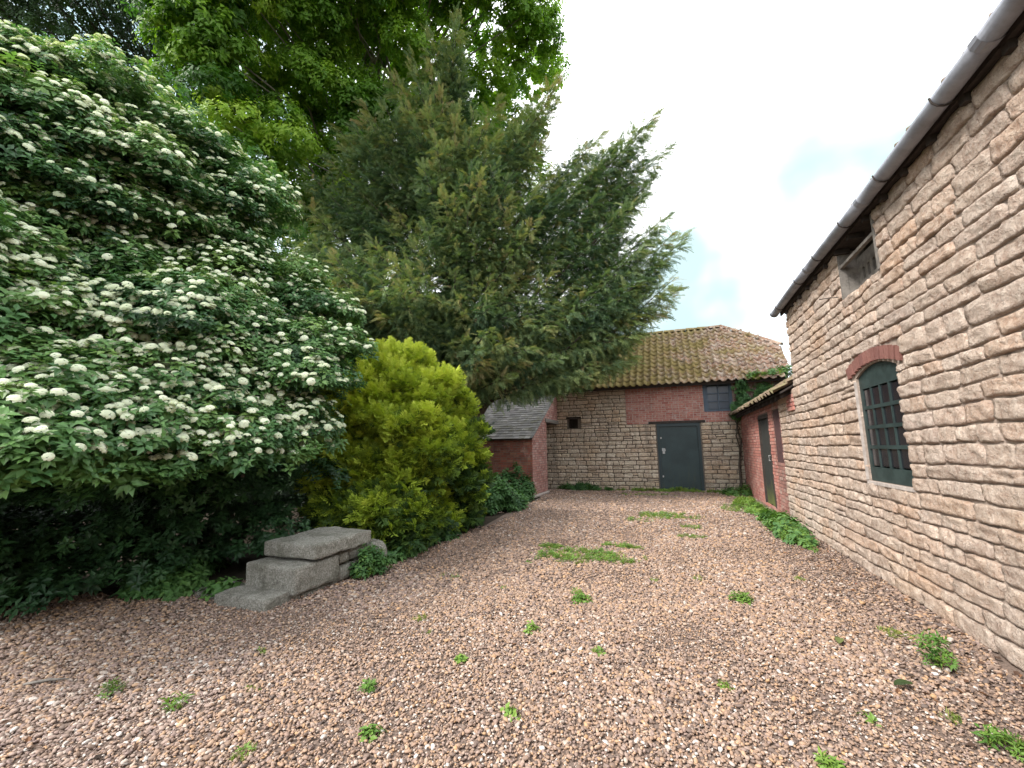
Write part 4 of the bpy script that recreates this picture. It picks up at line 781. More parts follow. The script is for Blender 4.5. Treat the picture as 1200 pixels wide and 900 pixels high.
# ================================================================ BACK BARN
YB = 15.75
back = empty('back_barn', (0, YB, 0), 'long low barn closing the yard, with mossy pantile roof and wide dark door', 'barn')
DO = (-.52, .86, 0, 2.27); WI = (1.04, 1.92, 2.62, 3.57); SL = (-3.66, -3.28, 2.20, 2.55)
mb = MB(); core(mb, 'Y', YB + .01, -1, -12, 4.0, 0, 3.62, [DO, WI, SL], .4)
# pm for 'Y' with sign -1: depth out of the wall runs towards -Y
mb.box((3.6, YB + .41, 0), (4.0, 20.7, 3.62)); mb.box((-12, YB + .41, 0), (-11.6, 20.7, 3.62)); mb.box((-11.6, 20.3, 0), (3.6, 20.7, 3.62))
mb.build('wall', M['mortar_dark'], back)
bl = stonework('Y', YB, -1, -6.2, -1.53, 2.27, 3.6, [(SL[0] - .02, SL[1] + .1, SL[2], SL[3] + .07)], (.11, .165), (.16, .42), .03, 8, (.006, .030), .0075, .016)
bl += stonework('Y', YB, -1, -6.2, 3.98, 0, 2.27, [(SL[0] - .02, SL[1] + .1, 2.2, 2.3), (DO[0] - .03, DO[1] + .03, 0, 2.29)], (.12, .175), (.17, .42), .02, 9, (.006, .030), .0075, .016)
place_stones(bl, lambda b: (0 if -4.2 < b[0] < 2.2 else 1e3) - b[2], back, M['yard_stone'])
tag(bricks('Y', YB + .004, -1, -1.53, 1.95, 2.275, 3.6, [(-.8, 1.06, 2.2, 2.36), WI], 5).build('brickwork', M['brick_red'], back), kind='stuff')
tag(bricks('Y', YB + .004, -1, 1.95, 3.98, 2.275, 3.6, [WI], 6).build('brickwork', M['brick_dull'], back), kind='stuff')
mb = MB(); core(mb, 'Y', YB + .006, -1, -1.53, 3.97, 2.28, 3.6, [WI], .003); mb.build('brick_mortar', M['mortar_lime'], back)
mb = MB(); mb.box((-.78, YB - .05, 2.275), (1.04, YB + .1, 2.35)); mb.build('door_lintel', M['timber_dark'], back)
mb = MB(); mb.box((-.52, YB - .03, .02), (-.44, YB + .1, 2.27)); mb.box((.78, YB - .03, .02), (.86, YB + .1, 2.27)); mb.box((-.44, YB - .03, 2.17), (.78, YB + .1, 2.27)); mb.build('door_frame', M['teal_paint'], back)
mb = MB(); mb.box((-.437, YB + .025, .03), (.777, YB + .07, 2.165)); dr = mb.build('door', M['door'], back)
mb = MB(); mb.box((-.39, YB + .005, 1.33), (-.27, YB + .022, 1.43)); mb.box((-.37, YB - .03, 1.24), (-.30, YB + .004, 1.33)); mb.tube([(-.36, YB - .01, 1.33), (-.355, YB - .015, 1.38), (-.32, YB - .015, 1.38), (-.315, YB - .01, 1.33)], .008, 6); mb.build('padlock', M['steel'], dr)
mb = MB(); mb.tube([(-.28, YB + .02, 1.50), (-.28, YB - .03, 1.50), (-.28, YB - .035, 1.40), (-.28, YB + .02, 1.40)], .01, 6); mb.build('handle', M['iron'], dr)
for z in (.45, 1.75):
    m1 = MB(); m1.box((-.425, YB + .012, z), (-.38, YB + .024, z + .06)); m1.build('hinge', M['steel'], dr)
mb = MB(); mb.box((-.6, YB - .22, 0), (.95, YB + .02, .035)); mb.build('door_step', M['yard_stone'], back)
# blue window, two by three panes
mb = MB(); a, b, c, d = WI; mb.box((a, YB - .02, c), (a + .14, YB + .08, d)); mb.box((b - .10, YB - .02, c), (b, YB + .08, d)); mb.box((a + .14, YB - .02, c), (b - .10, YB + .08, c + .07)); mb.box((a + .14, YB - .02, d - .07), (b - .10, YB + .08, d))
wi = mb.build('window', M['window_blue'], back); xa, xb, za, zb_ = a + .14, b - .10, c + .07, d - .07
for z in (za + (zb_ - za) / 3, za + 2 * (zb_ - za) / 3):
    m1 = MB(); m1.box((xa, YB - .002, z - .015), (xb, YB + .03, z + .015)); m1.build('glazing_bar', M['window_blue'], wi)
m1 = MB(); m1.box(((xa + xb) / 2 - .02, YB - .006, za), ((xa + xb) / 2 + .02, YB + .034, zb_)); m1.build('glazing_bar', M['window_blue'], wi)
for i in range(2):
    for j in range(3):
        x0, x1 = (xa, (xa + xb) / 2 - .02) if i == 0 else ((xa + xb) / 2 + .02, xb); z0 = za + j * (zb_ - za) / 3 + .015; z1 = za + (j + 1) * (zb_ - za) / 3 - .015; t = rnd.uniform(-.006, .006)
        m1 = MB(); m1.add([(x0, YB + .04 + t, z0), (x1, YB + .04, z0), (x1, YB + .04 - t, z1), (x0, YB + .04, z1)], [(0, 1, 2, 3)]); m1.build('pane', M['glass_blue'], wi)
# vent hole with timber head
mb = MB(); mb.box((SL[0] - .05, YB - .04, 2.553), (SL[1] + .13, YB + .2, 2.62)); mb.build('vent_lintel', M['timber_dark'], back)
mb = MB(); mb.box((SL[0] - .1, YB + .36, 2.1), (SL[1] + .1, YB + .38, 2.7)); mb.build('unlit_vent_panel', M['timber_dark'], back)  # dark panel stands for the unlit depth of the vent hole
# roof: front slope with a hipped right end
EZ, EY, PT = 3.66, 15.42, R(42); RY, RZ = 18.12, 3.66 + (18.12 - 15.42) * math.tan(R(42))
def roofz(y): return EZ + (y - EY) * math.tan(PT)
m1 = MB(); t = .03
HX, HY = 3.70, 16.78
fv = [(-12.2, EY, EZ - t), (3.52, EY, EZ - t), (HX, HY, roofz(HY) - t), (2.0, RY, RZ - t), (-12.2, RY, RZ - t)]
bv = [(-12.2, 2 * RY - EY, EZ - t), (3.52, 2 * RY - EY, EZ - t), (HX, 2 * RY - HY, roofz(HY) - t)]
m1.add(fv + bv, [(0, 1, 2, 3, 4), (5, 4, 3, 7, 6), (3, 2, 7), (1, 6, 7, 2)]); m1.build('roof_deck', M['timber_dark'], back)
dn = Vector((0, -math.cos(PT), -math.sin(PT))); ux = Vector((1, 0, 0))
def keep_back(c):
    if c.x > HX - .02: return False
    if c.x > 2.0: return c.y < RY - (c.x - 2.0) / (HX - 2.0) * (RY - HY) + .05 and (c.x < 3.45 + (c.y - EY) * .13)
    return True
o0 = Vector((-12.2, EY, EZ)) - dn * (.29 * 12 + .08)
tiles(back, o0, ux, dn, 68, 13, keep_back, lambda c: c.x > -2.9, 300, M['tile'], 31, pitch=.236, gauge=.28, jit=.035)
# ridge and hip tiles
def half_tile(a, b, rad=.12):
    m1 = MB(); a = Vector(a); b = Vector(b); d = (b - a).normalized(); s = d.cross(Vector((0, 0, 1))).normalized(); u = s.cross(d)
    V = []; n = 6
    for p in (a, b):
        for k_ in range(n + 1):
            an = math.pi * k_ / n; V.append(p + s * rad * math.cos(an) + u * (rad * math.sin(an) * .9 - .04))
    F = [(k_, k_ + 1, n + 2 + k_, n + 1 + k_) for k_ in range(n)] + [tuple(range(n + 1)), tuple(range(n + 1, 2 * n + 2))[::-1]]
    m1.add(V, F); return m1
for i in range(24):
    x = 2.0 - .42 * i; dz = rnd.uniform(-.012, .012); half_tile((x - .41, RY, RZ + .02 + dz), (x + .0, RY, RZ + .02 - dz)).build('ridge_tile', M['tile'], back, True)
h0 = Vector((2.0, RY, RZ + .05)); h1 = Vector((HX + .02, HY, roofz(HY) + .05)); hn = 6
for i in range(hn):
    half_tile(h0.lerp(h1, (i + .03) / hn), h0.lerp(h1, (i + 1) / hn), .11).build('hip_tile', M['tile'], back, True)
h1b = Vector((HX + .02, 2 * RY - HY, roofz(HY) + .05))
for i in range(hn): half_tile(h0.lerp(h1b, (i + .03) / hn), h0.lerp(h1b, (i + 1) / hn), .11).build('hip_tile', M['tile'], back, True)
mb = MB(); mb.box((-12, EY + .02, EZ - .16), (3.5, EY + .05, EZ - .035)); mb.build('eave_board', M['timber_dark'], back)
mb = MB(); mb.tube([(2.16, YB - .12, 3.50), (2.13, YB - .10, 2.9), (2.15, YB - .10, 1.4), (2.14, YB - .10, .03)], .045, 8)
for z in (2.7, 1.5, .4): mb.tube([(2.14, YB - .10, z), (2.14, YB - .10, z + .07)], .058, 8)
mb.build('drain_pipe', M['iron'], back)

# ================================================================ LEAN-TO (left)
LX, LF = -4.05, 12.6
lean = empty('brick_lean_to', (LX, 13.5, 0), 'small red brick lean-to with mossy slate roof and open side, left of the back barn', 'outbuilding')
def lroof(y): return 1.86 + (y - 12.5) * (3.62 - 1.86) / (15.7 - 12.5)
mb = MB()
mb.box((LX - .23, LF + .01, 0), (LX - .01, 14.2, 1.85)); mb.box((-9.0, LF + .01, 0), (LX - .231, LF + .23, 1.78))
V = [(LX - .23, 12.62, 1.85), (LX - .23, 14.2, 1.85), (LX - .23, 14.2, 2.42), (LX - .23, 15.74, 2.42), (LX - .23, 15.74, lroof(15.74) - .07), (LX - .23, 12.62, lroof(12.62) - .05)]
mb.add(V + [(x + .22, y, z) for x, y, z in V], [(0, 1, 2, 5), (2, 3, 4, 5), (6, 11, 8, 7), (8, 11, 10, 9), (1, 7, 8, 2), (2, 8, 9, 3), (3, 9, 10, 4), (4, 10, 11, 5), (5, 11, 6, 0)])
mb.box((-9.0, 13.8, 0), (-8.8, 15.7, 2.4))
mb.build('wall', M['mortar_dark'], lean)
tag(bricks('X', LX - .006, 1, LF, 14.2, 0.02, 3.6, [], 15, clip=lambda u, z: z < lroof(u) - .09).build('side_brickwork', M['brick_pink'], lean), kind='stuff')
tag(bricks('X', LX - .006, 1, 14.2, 15.72, 2.50, 3.6, [], 16, clip=lambda u, z: z < lroof(u) - .09).build('gable_brickwork', M['brick_pink'], lean), kind='stuff')
tag(bricks('Y', LF, -1, -8.0, LX - .003, 0.02, 1.80, [], 17).build('front_brickwork', M['brick_old'], lean), kind='stuff')
mb = rough_block((LX - .26, 14.02, 2.36), (LX + .05, 15.74, 2.50), 3, .006, 2, 8, 2, .012); mb.build('timber_lintel', M['timber'], lean)
mb = rough_block((LX - .30, 12.52, 0), (LX + .06, 14.25, .09), 4, .01, 3, 8, 2, .02); mb.build('footing', M['mortar_lime'], lean)
m1 = MB(); m1.add([(-9.1, 12.42, lroof(12.42) - .03), (LX + .05, 12.42, lroof(12.42) - .03), (LX + .05, 15.73, lroof(15.73) - .03), (-9.1, 15.73, lroof(15.73) - .03),
    (-9.1, 12.42, lroof(12.42) - .06), (LX + .05, 12.42, lroof(12.42) - .06), (LX + .05, 15.73, lroof(15.73) - .06), (-9.1, 15.73, lroof(15.73) - .06)], [(0, 1, 2, 3), (4, 7, 6, 5), (0, 4, 5, 1), (1, 5, 6, 2)]); m1.build('roof_deck', M['timber_dark'], lean)
m1 = MB(); r_ = random.Random(4); sl = math.atan2(3.62 - 1.86, 3.2); dl = Vector((0, math.cos(sl), math.sin(sl))); nl = Vector((0, -math.sin(sl), math.cos(sl)))
for j in range(21):
    y = 12.36 + j * .155; x = -9.0 + (j % 2) * .1
    while x < LX + .07:
        w = r_.uniform(.15, .24); xe = min(x + w, LX + .08); o = Vector((0, y, lroof(y) - .005 + .018)); g = r_.uniform(0, .012); dd = r_.uniform(-.012, .012)
        A = [Vector((x + .003, 0, 0)) + o + dl * dd + nl * g, Vector((xe - .003, 0, 0)) + o + dl * dd + nl * g, Vector((xe - .003, 0, 0)) + o + dl * .25 - nl * .016, Vector((x + .003, 0, 0)) + o + dl * .25 - nl * .016]
        m1.add(A + [p - nl * .014 for p in A], [(0, 1, 2, 3), (0, 4, 5, 1), (1, 5, 6, 2), (3, 7, 4, 0)]); x = xe
tag(m1.build('roof_slates', M['slate'], lean), kind='stuff')

# ================================================================ BRICK SHED (right, beyond the stone barn)
shed = empty('brick_shed', (XW, 13, 0), 'low red brick shed with narrow green plank door, between stone barn and back barn', 'shed')
SX = XW + .03; SD = (11.42, 12.66, .04, 2.22); SW = (10.28, 10.86, 1.1, 2.24)
mb = MB(); core(mb, 'X', SX + .01, -1, 10.1, 15.74, 0, 2.42, [SD, SW], .25); mb.build('wall', M['mortar_dark'], shed)
tag(bricks('X', SX, -1, 10.1, 10.95, 0, 2.40, [SW], 25).build('pier_brickwork', M['brick_dull'], shed), kind='stuff')
tag(bricks('X', SX, -1, 10.95, 15.74, 0, 2.40, [SD], 26).build('brickwork', M['brick_red'], shed), kind='stuff')
mb = MB(); mb.box((SX - .012, SD[0], .04), (SX + .1, SD[0] + .08, 2.22)); mb.box((SX - .012, SD[1] - .08, .04), (SX + .1, SD[1], 2.22)); mb.box((SX - .012, SD[0] + .08, 2.13), (SX + .1, SD[1] - .08, 2.22)); mb.build('door_frame', M['timber_dark'], shed)
dd_ = MB(); dd_.box((SX + .07, SD[0] + .08, .06), (SX + .09, SD[1] - .08, 2.13)); sdr = dd_.build('door', M['timber_dark'], shed)
w = (SD[1] - SD[0] - .16) / 8
for i in range(8):
    m1 = MB(); y = SD[0] + .08 + i * w; o = rnd.uniform(0, .008); m1.box((SX + .035 - o, y + .004, .06 + rnd.uniform(0, .03)), (SX + .065, y + w - .004, 2.125)); m1.build('plank', M['plank_green'], sdr)
m1 = MB(); m1.tube([(SX + .03, SD[0] + .17, 1.25), (SX - .03, SD[0] + .17, 1.25), (SX - .03, SD[0] + .17, 1.13), (SX + .03, SD[0] + .17, 1.13)], .01, 6); m1.build('handle', M['steel'], sdr)
mb = MB(); mb.box((SX + .02, SW[0], SW[2]), (SX + .06, SW[1], SW[3])); sh = mb.build('shutter', M['shutter_red'], shed)
for i in range(4):
    m1 = MB(); y = SW[0] + i * .145; m1.box((SX + .0, y + .004, SW[2] + .01), (SX + .018, y + .141, SW[3] - .01)); m1.build('plank', M['shutter_red'], sh)
p33 = R(31); su = Vector((math.cos(p33), 0, math.sin(p33))); se = Vector((XW - .2, 15.72, 2.44))
m1 = MB(); e0 = se; e1 = se + su * 3.3
m1.add([(e0.x, 8.83, e0.z), (e0.x, 15.72, e0.z), (e1.x, 15.72, e1.z), (e1.x, 8.83, e1.z), (e0.x, 8.83, e0.z - .03), (e0.x, 15.72, e0.z - .03), (e1.x, 15.72, e1.z - .03), (e1.x, 8.83, e1.z - .03)], [(0, 3, 2, 1), (4, 5, 6, 7), (0, 1, 5, 4), (0, 4, 7, 3)]); m1.build('roof_deck', M['timber_dark'], shed)
for i in range(16):
    y = 15.5 - i * .43
    m1 = MB(); m1.add([(e0.x + .03, y, 2.33), (e0.x + .03, y + .06, 2.33), (e0.x + .03, y + .06, 2.405), (e0.x + .03, y, 2.405), (SX + .02, y, 2.425), (SX + .02, y + .06, 2.425), (SX + .02, y + .06, 2.53), (SX + .02, y, 2.53)], [(0, 1, 2, 3), (0, 4, 5, 1), (2, 6, 7, 3), (0, 3, 7, 4), (1, 5, 6, 2)]); m1.build('rafter_end', M['timber_dark'], shed)
tiles(shed, se + su * (.28 * 12 + .27) + Vector((0, .0, .02)), Vector((0, -1, 0)), -su, 29, 13, lambda c: c.y > 8.83 and not (c.y < 8.9 and c.x > XW), lambda c: False, 0, M['tile_moss'], 41, gauge=.28, jit=.05)
mb = MB(); mb.box((SX + .02, 8.82, 2.44), (SX + .25, 10.1, 2.56)) if False else None
# right hand closing wall of the shed
mb.box((5.0, 8.83, 0), (5.25, 15.7, 3.9)); mb.build('rear_wall', M['mortar_dark'], shed)
# brick corner under the eave where the shed roof meets the barn
tag(bricks('X', XW - .03, -1, 8.83, 9.3, 2.1, 2.42, [], 27).build('corner_brickwork', M['brick_red'], shed), kind='stuff')

# ================================================================ STEPS
st = empty('mounting_steps', (-4, 3.9, 0), 'three old lichened stone steps leading nowhere, under the flowering shrub', 'steps')
rough_block((-4.39, 3.19, -.06), (-3.71, 3.62, .11), 1, .012, 26, 14, 5, .012, (.0, .0)).build('bottom_step', M['step'], st)
rough_block((-4.36, 3.48, .06), (-3.65, 4.10, .335), 2, .014, 28, 24, 9, .016, (-.01, 0)).build('middle_step', M['step'], st)
rough_block((-4.37, 3.70, .352), (-3.62, 4.62, .51), 5, .012, 28, 34, 6, .013, (0, .012)).build('top_slab', M['step'], st)
rough_block((-4.30, 3.62, -.06), (-3.69, 4.15, .05), 8, .012, 8, 6, 2, .02).build('base_stone', M['step'], st, True)
for i, (a, b, z0, z1) in enumerate([(4.11, 4.42, .02, .19), (4.43, 4.66, .0, .20), (4.11, 4.30, .20, .34), (4.31, 4.62, .21, .345), (4.05, 4.6, -.05, .02)]):
    rough_block((-4.25, a, z0), (-3.67 + rnd.uniform(-.02, .02), b, z1), 20 + i, .010, 8, 5, 3, .02).build('base_stone', M['step'], st, True)
def boulder(c, rad, seed):
    V = []; F = []; n = 14; m_ = 10
    for j in range(m_ + 1):
        for i in range(n):
            a = 2 * math.pi * i / n; b = math.pi * j / m_; d = Vector((math.sin(b) * math.cos(a), math.sin(b) * math.sin(a), math.cos(b)))
            s = 1 + .16 * mn.noise(d * 1.6 + Vector((seed, 0, 0))) + .05 * mn.noise(d * 5 + Vector((seed, 3, 0))); V.append(Vector(c) + Vector((d.x * rad[0], d.y * rad[1], d.z * rad[2])) * s)
    for j in range(m_):
        for i in range(n): F.append((j * n + i, (j + 1) * n + i, (j + 1) * n + (i + 1) % n, j * n + (i + 1) % n))
    mb = MB(); mb.add(V, F); return mb
o = boulder((-3.76, 4.86, .15), (.155, .18, .20), 2).build('boulder', M['step'], None, True); tag(o, 'rounded grey boulder at the back end of the stone steps', 'boulder')
o = rough_block((-4.95, 3.3, -.05), (-4.45, 3.75, .06), 30, .015, 6, 6, 2, .03).build('flat_stone', M['step'], None, True); tag(o, 'flat half-buried stone beside the bottom step, among leaves', 'stone')
# ================================================================ GROUND
def sheet(name, pts, z, mat, kind='structure'):
    o = link(name, mesh(name, [(x, y, z) for x, y in pts], [tuple(range(len(pts)))]), None, mat); return tag(o, kind=kind)
sheet('ground', [(-400, -400), (400, -400), (400, 400), (-400, 400)], -.012, M['field'])
sheet('soil_bed', [(-30, -8), (-3.0, -8), (-3.0, 16), (-4, 30), (-30, 30)], -.006, M['soil'])
YARD = [(-9, -6), (XW + .1, -6), (XW + .1, 15.75), (-4.6, 15.75), (-4.0, 14), (-3.9, 12.2), (-3.75, 9.5), (-3.55, 7.6), (-3.6, 6), (-3.75, 4.9), (-4.3, 4.2), (-4.9, 3.7), (-5.6, 3.2), (-6.5, 2.5), (-7.6, 1.6), (-9, .6)]
sheet('gravel_yard', YARD, 0.0, M['gravel_bed'])
pv = []
for s in range(5):
    r_ = random.Random(90 + s); bmv = []; phi = (1 + 5 ** .5) / 2
    V = [(-1, phi, 0), (1, phi, 0), (-1, -phi, 0), (1, -phi, 0), (0, -1, phi), (0, 1, phi), (0, -1, -phi), (0, 1, -phi), (phi, 0, -1), (phi, 0, 1), (-phi, 0, -1), (-phi, 0, 1)]
    F = [(0,11,5),(0,5,1),(0,1,7),(0,7,10),(0,10,11),(1,5,9),(5,11,4),(11,10,2),(10,7,6),(7,1,8),(3,9,4),(3,4,2),(3,2,6),(3,6,8),(3,8,9),(4,9,5),(2,4,11),(6,2,10),(8,6,7),(9,8,1)]
    V = [Vector(v).normalized() for v in V]; cache = {}; F2 = []
    def md(a, b):
        k_ = (min(a, b), max(a, b))
        if k_ not in cache: V.append(((V[a] + V[b]) / 2).normalized()); cache[k_] = len(V) - 1
        return cache[k_]
    for a, b, c in F:
        x, y, z = md(a, b), md(b, c), md(c, a); F2 += [(a, x, z), (b, y, x), (c, z, y), (x, y, z)]
    sx, sy, sz = r_.uniform(.85, 1.2), r_.uniform(.6, .85), r_.uniform(.38, .6)
    V = [Vector((v.x * sx, v.y * sy, v.z * sz)) * (1 + .28 * mn.noise(v * 1.3 + Vector((s * 9, 0, 0)))) for v in V]
    mb = MB(); mb.add(V, F2); o = src('pebble source %d' % s, mb, [M['pebble']]); o.data.polygons.foreach_set('use_smooth', [True] * len(F2)); pv.append(o)
def in_poly(x, y, P):
    r_ = np.zeros(len(x), bool); n = len(P)
    for i in range(n):
        x1, y1 = P[i]; x2, y2 = P[(i + 1) % n]
        if y1 == y2: continue
        r_ ^= ((y1 > y) != (y2 > y)) & (x < (x2 - x1) * (y - y1) / (y2 - y1) + x1)
    return r_
def vnoise(x, y, s, seed):                              # smooth value noise on numpy arrays
    g = np.random.default_rng(seed).random((64, 64)); x = x * s + 100; y = y * s + 100
    xi = np.floor(x).astype(int); yi = np.floor(y).astype(int); fx = x - xi; fy = y - yi; fx = fx * fx * (3 - 2 * fx); fy = fy * fy * (3 - 2 * fy)
    q = lambda a, b: g[(xi + a) % 64, (yi + b) % 64]
    return (q(0, 0) * (1 - fx) + q(1, 0) * fx) * (1 - fy) + (q(0, 1) * (1 - fx) + q(1, 1) * fx) * fy
# density falls with distance, where single pebbles are smaller than a pixel
PX = []; PS = []
for (r0, r1, dens, size) in ((0, 3.2, 6000, .0084), (3.2, 5.0, 4600, .0092), (5.0, 8, 2300, .0120), (8, 16, 1000, .016)):
    A = (XW + 8.5) * 22.0; n = int(A * dens); x = rng.uniform(-8.5, XW, n); y = rng.uniform(.4, 15.8, n) if r1 > 5 else rng.uniform(.4, 5.2, n)
    if r1 <= 5: keepn = int(n * 4.8 / 22); x, y = x[:keepn], y[:keepn]
    else: keepn = int(n * 15.4 / 22); x, y = x[:keepn], y[:keepn]
    d = np.hypot(x, y); az = np.degrees(np.arctan2(-x, y)); k_ = (d >= r0) & (d < r1) & (az > -36) & (az < 75) & in_poly(x + (vnoise(x, y, 2.5, 3) - .5) * .5, y + (vnoise(x, y, 2.5, 4) - .5) * .4, YARD)
    PX.append(np.stack([x[k_], y[k_]], 1)); PS.append(rng.lognormal(0, .36, k_.sum()).clip(.45, 2.3) * size * (.72 + .6 * vnoise(x[k_], y[k_], 1.3, 61)))
PX = np.concatenate(PX); PS = np.concatenate(PS); n = len(PX)
x, y = PX[:, 0], PX[:, 1]
tint = rng.random(n)
patch = vnoise(x, y, .9, 7) * .6 + vnoise(x, y, 3.1, 8) * .4
tint = np.clip(tint + (patch - .5) * .16, 0, 1)
grey = (vnoise(x, y, .7, 9) + np.clip((-x - 2.4) / 3, 0, .55) > .80) & (rng.random(n) < .55)            # pale dusty area by the steps
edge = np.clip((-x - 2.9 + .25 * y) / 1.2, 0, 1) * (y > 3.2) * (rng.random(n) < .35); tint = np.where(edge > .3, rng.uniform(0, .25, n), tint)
tint = np.where(grey, rng.choice([.55, .62, .9, .97, .58, .12], n), tint)
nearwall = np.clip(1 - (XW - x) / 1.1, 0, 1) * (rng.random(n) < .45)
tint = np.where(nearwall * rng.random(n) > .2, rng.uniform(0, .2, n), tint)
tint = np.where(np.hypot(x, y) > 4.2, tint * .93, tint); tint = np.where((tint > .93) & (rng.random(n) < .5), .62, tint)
z = rng.uniform(.0, .010, n) + PS * .15 + .006 * vnoise(x, y, 6, 12)
E_ = np.stack([rng.normal(0, .4, n), rng.normal(0, .3, n), rng.uniform(0, 6.28, n)], 1)
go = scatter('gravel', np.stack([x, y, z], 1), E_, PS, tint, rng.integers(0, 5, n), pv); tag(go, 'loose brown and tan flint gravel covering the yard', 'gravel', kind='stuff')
print('pebbles', n)

# ================================================================ TREES AND SHRUBS
def limbs(mb, a, b, r0, r1, seed, wob=.15, n=7):
    r_ = random.Random(seed); a = Vector(a); b = Vector(b); P = []
    for i in range(n + 1):
        t = i / n; p = a.lerp(b, t) + Vector((r_.gauss(0, wob), r_.gauss(0, wob), r_.gauss(0, wob * .5))) * math.sin(t * math.pi); p.z += math.sin(t * math.pi) * .1 * (b - a).length * (1 if b.z > a.z else 0) * .6; P.append(p)
    mb.tube(P, [r0 + (r1 - r0) * i / n for i in range(n + 1)], 7); return P

# --- flowering shrub
M['bush_leaf'] = leaf_mat('dogwood leaf', [(0,(.026,.065,.028)), (.4,(.070,.160,.056)), (.75,(.135,.25,.08)), (1,(.22,.33,.095))], .3, .42)
M['flower'] = leaf_mat('cream flower', [(0,(.55,.60,.42)), (.5,(.70,.72,.58)), (1,(.84,.84,.74))], .3, .8, .08)
ba = src('shrub sprig a', rosette(9, .080, .046, .05, .15, 1, .35), [M['bush_leaf']])
bb = src('shrub sprig b', rosette(10, .070, .040, .08, .35, 2, .3), [M['bush_leaf']])
bf = src('shrub sprig flowering', rosette(8, .080, .046, .04, .1, 3, .35, 90), [M['bush_leaf'], M['flower']])
shr = empty('flowering_shrub', (-8.5, 5.6, 0), 'huge shrub covered in flat creamy white flower clusters, filling the left side', 'shrub')
bc = (-8.8, 6.2, 3)
F_ = np.array(BUSH_FRONT); B_ = np.array(BUSH_BACK); Lw = np.array(BUSH_LOW)
rad = np.stack([rng.uniform(.42, .72, len(F_)), rng.uniform(.42, .72, len(F_)), rng.uniform(.34, .5, len(F_))], 1)
Pf, Df, If = clump_points(F_, rad, 190, .45, .45, .15, bc)
flo = rng.beta(1.3, 2.2, len(F_)) * np.clip(1.25 - (F_[:, 0] + 8.5) * .05, .6, 1.5); flo = flo[If]
low = Pf[:, 2] < 1.4
isf = (Df[:, 2] > -.15) & (rng.random(len(Pf)) < (.20 + 1.25 * flo * np.clip(vnoise(Pf[:, 0] - Pf[:, 1], Pf[:, 2] + Pf[:, 1] * .3, 1.6, 51) * 2.2 - .3, .3, 1.4))) & ~low
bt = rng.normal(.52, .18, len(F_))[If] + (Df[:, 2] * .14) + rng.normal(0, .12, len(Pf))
Nf = unit(Df * .55 + np.array([.15, -.25, .9]) + rng.normal(0, .25, Df.shape)); 
rb = np.tile([[.75, .75, .5]], (len(B_), 1)); Pb, Db, Ib = clump_points(B_, rb, 90, .4, .3, .3, bc); Nb = unit(Db * .6 + np.array([.1, -.2, .8]) + rng.normal(0, .3, Db.shape))
rl = np.tile([[.4, .4, .2]], (len(Lw), 1)); Pl, Dl, Il = clump_points(Lw, rl, 60, .4, .2, .35, bc); Nl = unit(Dl * .5 + np.array([.15, -.3, .9]) + rng.normal(0, .25, Dl.shape))
Pa = np.concatenate([Pf, Pb, Pl]); Na = np.concatenate([Nf, Nb, Nl]); n = len(Pa)
Ta = np.concatenate([bt, rng.normal(.3, .15, len(Pb)), rng.normal(.12, .12, len(Pl))])  # back and low sprigs tinted darker: shade under the canopy put into colour
Ka = np.concatenate([np.where(isf, 2, rng.integers(0, 2, len(Pf))), rng.integers(0, 2, len(Pb)), rng.integers(0, 2, len(Pl))])
ok = Pa[:, 2] > .1; Pa, Na, Ta, Ka = Pa[ok], Na[ok], Ta[ok], Ka[ok]; n = len(Pa)
o = scatter('foliage', Pa, euler_from(Z=Na, spin=rng.uniform(0, 6.28, n)), rng.uniform(.75, 1.25, n), Ta.clip(0, 1), Ka, [ba, bb, bf], shr); tag(o, kind='stuff')
mb = MB()
for i in range(11):
    a = (-8.6 + rnd.uniform(-.8, .8), 5.8 + rnd.uniform(-.7, .7), -.05); t = F_[rnd.randrange(len(F_))]
    P_ = limbs(mb, a, (a[0] + (t[0] - a[0]) * .75, a[1] + (t[1] - a[1]) * .75, max(t[2] - .5, 1.2)), .07, .02, i)
mb.build('stem', M['bark'], shr, True)
mb = MB()
for i, t in enumerate(F_[::3]):
    a = Vector((-8.7, 6.0, max(.8, t[2] * .55))); limbs(mb, a.lerp(Vector(t), .35), Vector(t), .025, .008, 100 + i, .12, 5)
tag(mb.build('branches', M['bark'], shr, True), kind='stuff')

# --- leaf screen added behind the shrub to block light from behind
M['screen_leaf'] = leaf_mat('screen leaf', [(0,(.012,.026,.010)), (.6,(.022,.045,.016)), (1,(.04,.075,.025))], .15, .5)  # leaf colour kept very dark: deep shade put into the colour
ha = src('screen sprig', rosette(9, .15, .085, .12, .2, 7, .3), [M['screen_leaf']])
hd = empty('light_screen_hedge', (-11, 10, 0), 'added screen of dark leaves behind the flowering shrub, blocking light from behind', 'hedge')
n = 26000; t = rng.random(n); hx = -16 + t * 10.2; hy = 3.0 + t * 8.8 + rng.normal(0, .35, n) + .0; hz = rng.random(n) ** 1.4 * 6.5
hx2 = hx - .55 * 1.6; hy2 = hy + .7
Ph = np.stack([hx2, hy2, hz], 1); Nh = unit(np.tile([[.5, -.7, .5]], (n, 1)) + rng.normal(0, .45, (n, 3)))
tag(scatter('foliage', Ph, euler_from(Z=Nh, spin=rng.uniform(0, 6.28, n)), rng.uniform(.9, 1.7, n), rng.random(n), np.zeros(n), [ha], hd), kind='stuff')
mb = MB()
for i in range(9):
    t = (i + .5) / 9; limbs(mb, (-16.8 + t * 10.2, 3.8 + t * 8.8, -.1), (-16.8 + t * 10.2 + rnd.uniform(-.4, .4), 3.9 + t * 8.8, 5.8), .12, .03, 300 + i)
mb.build('trunk', M['bark'], hd, True)

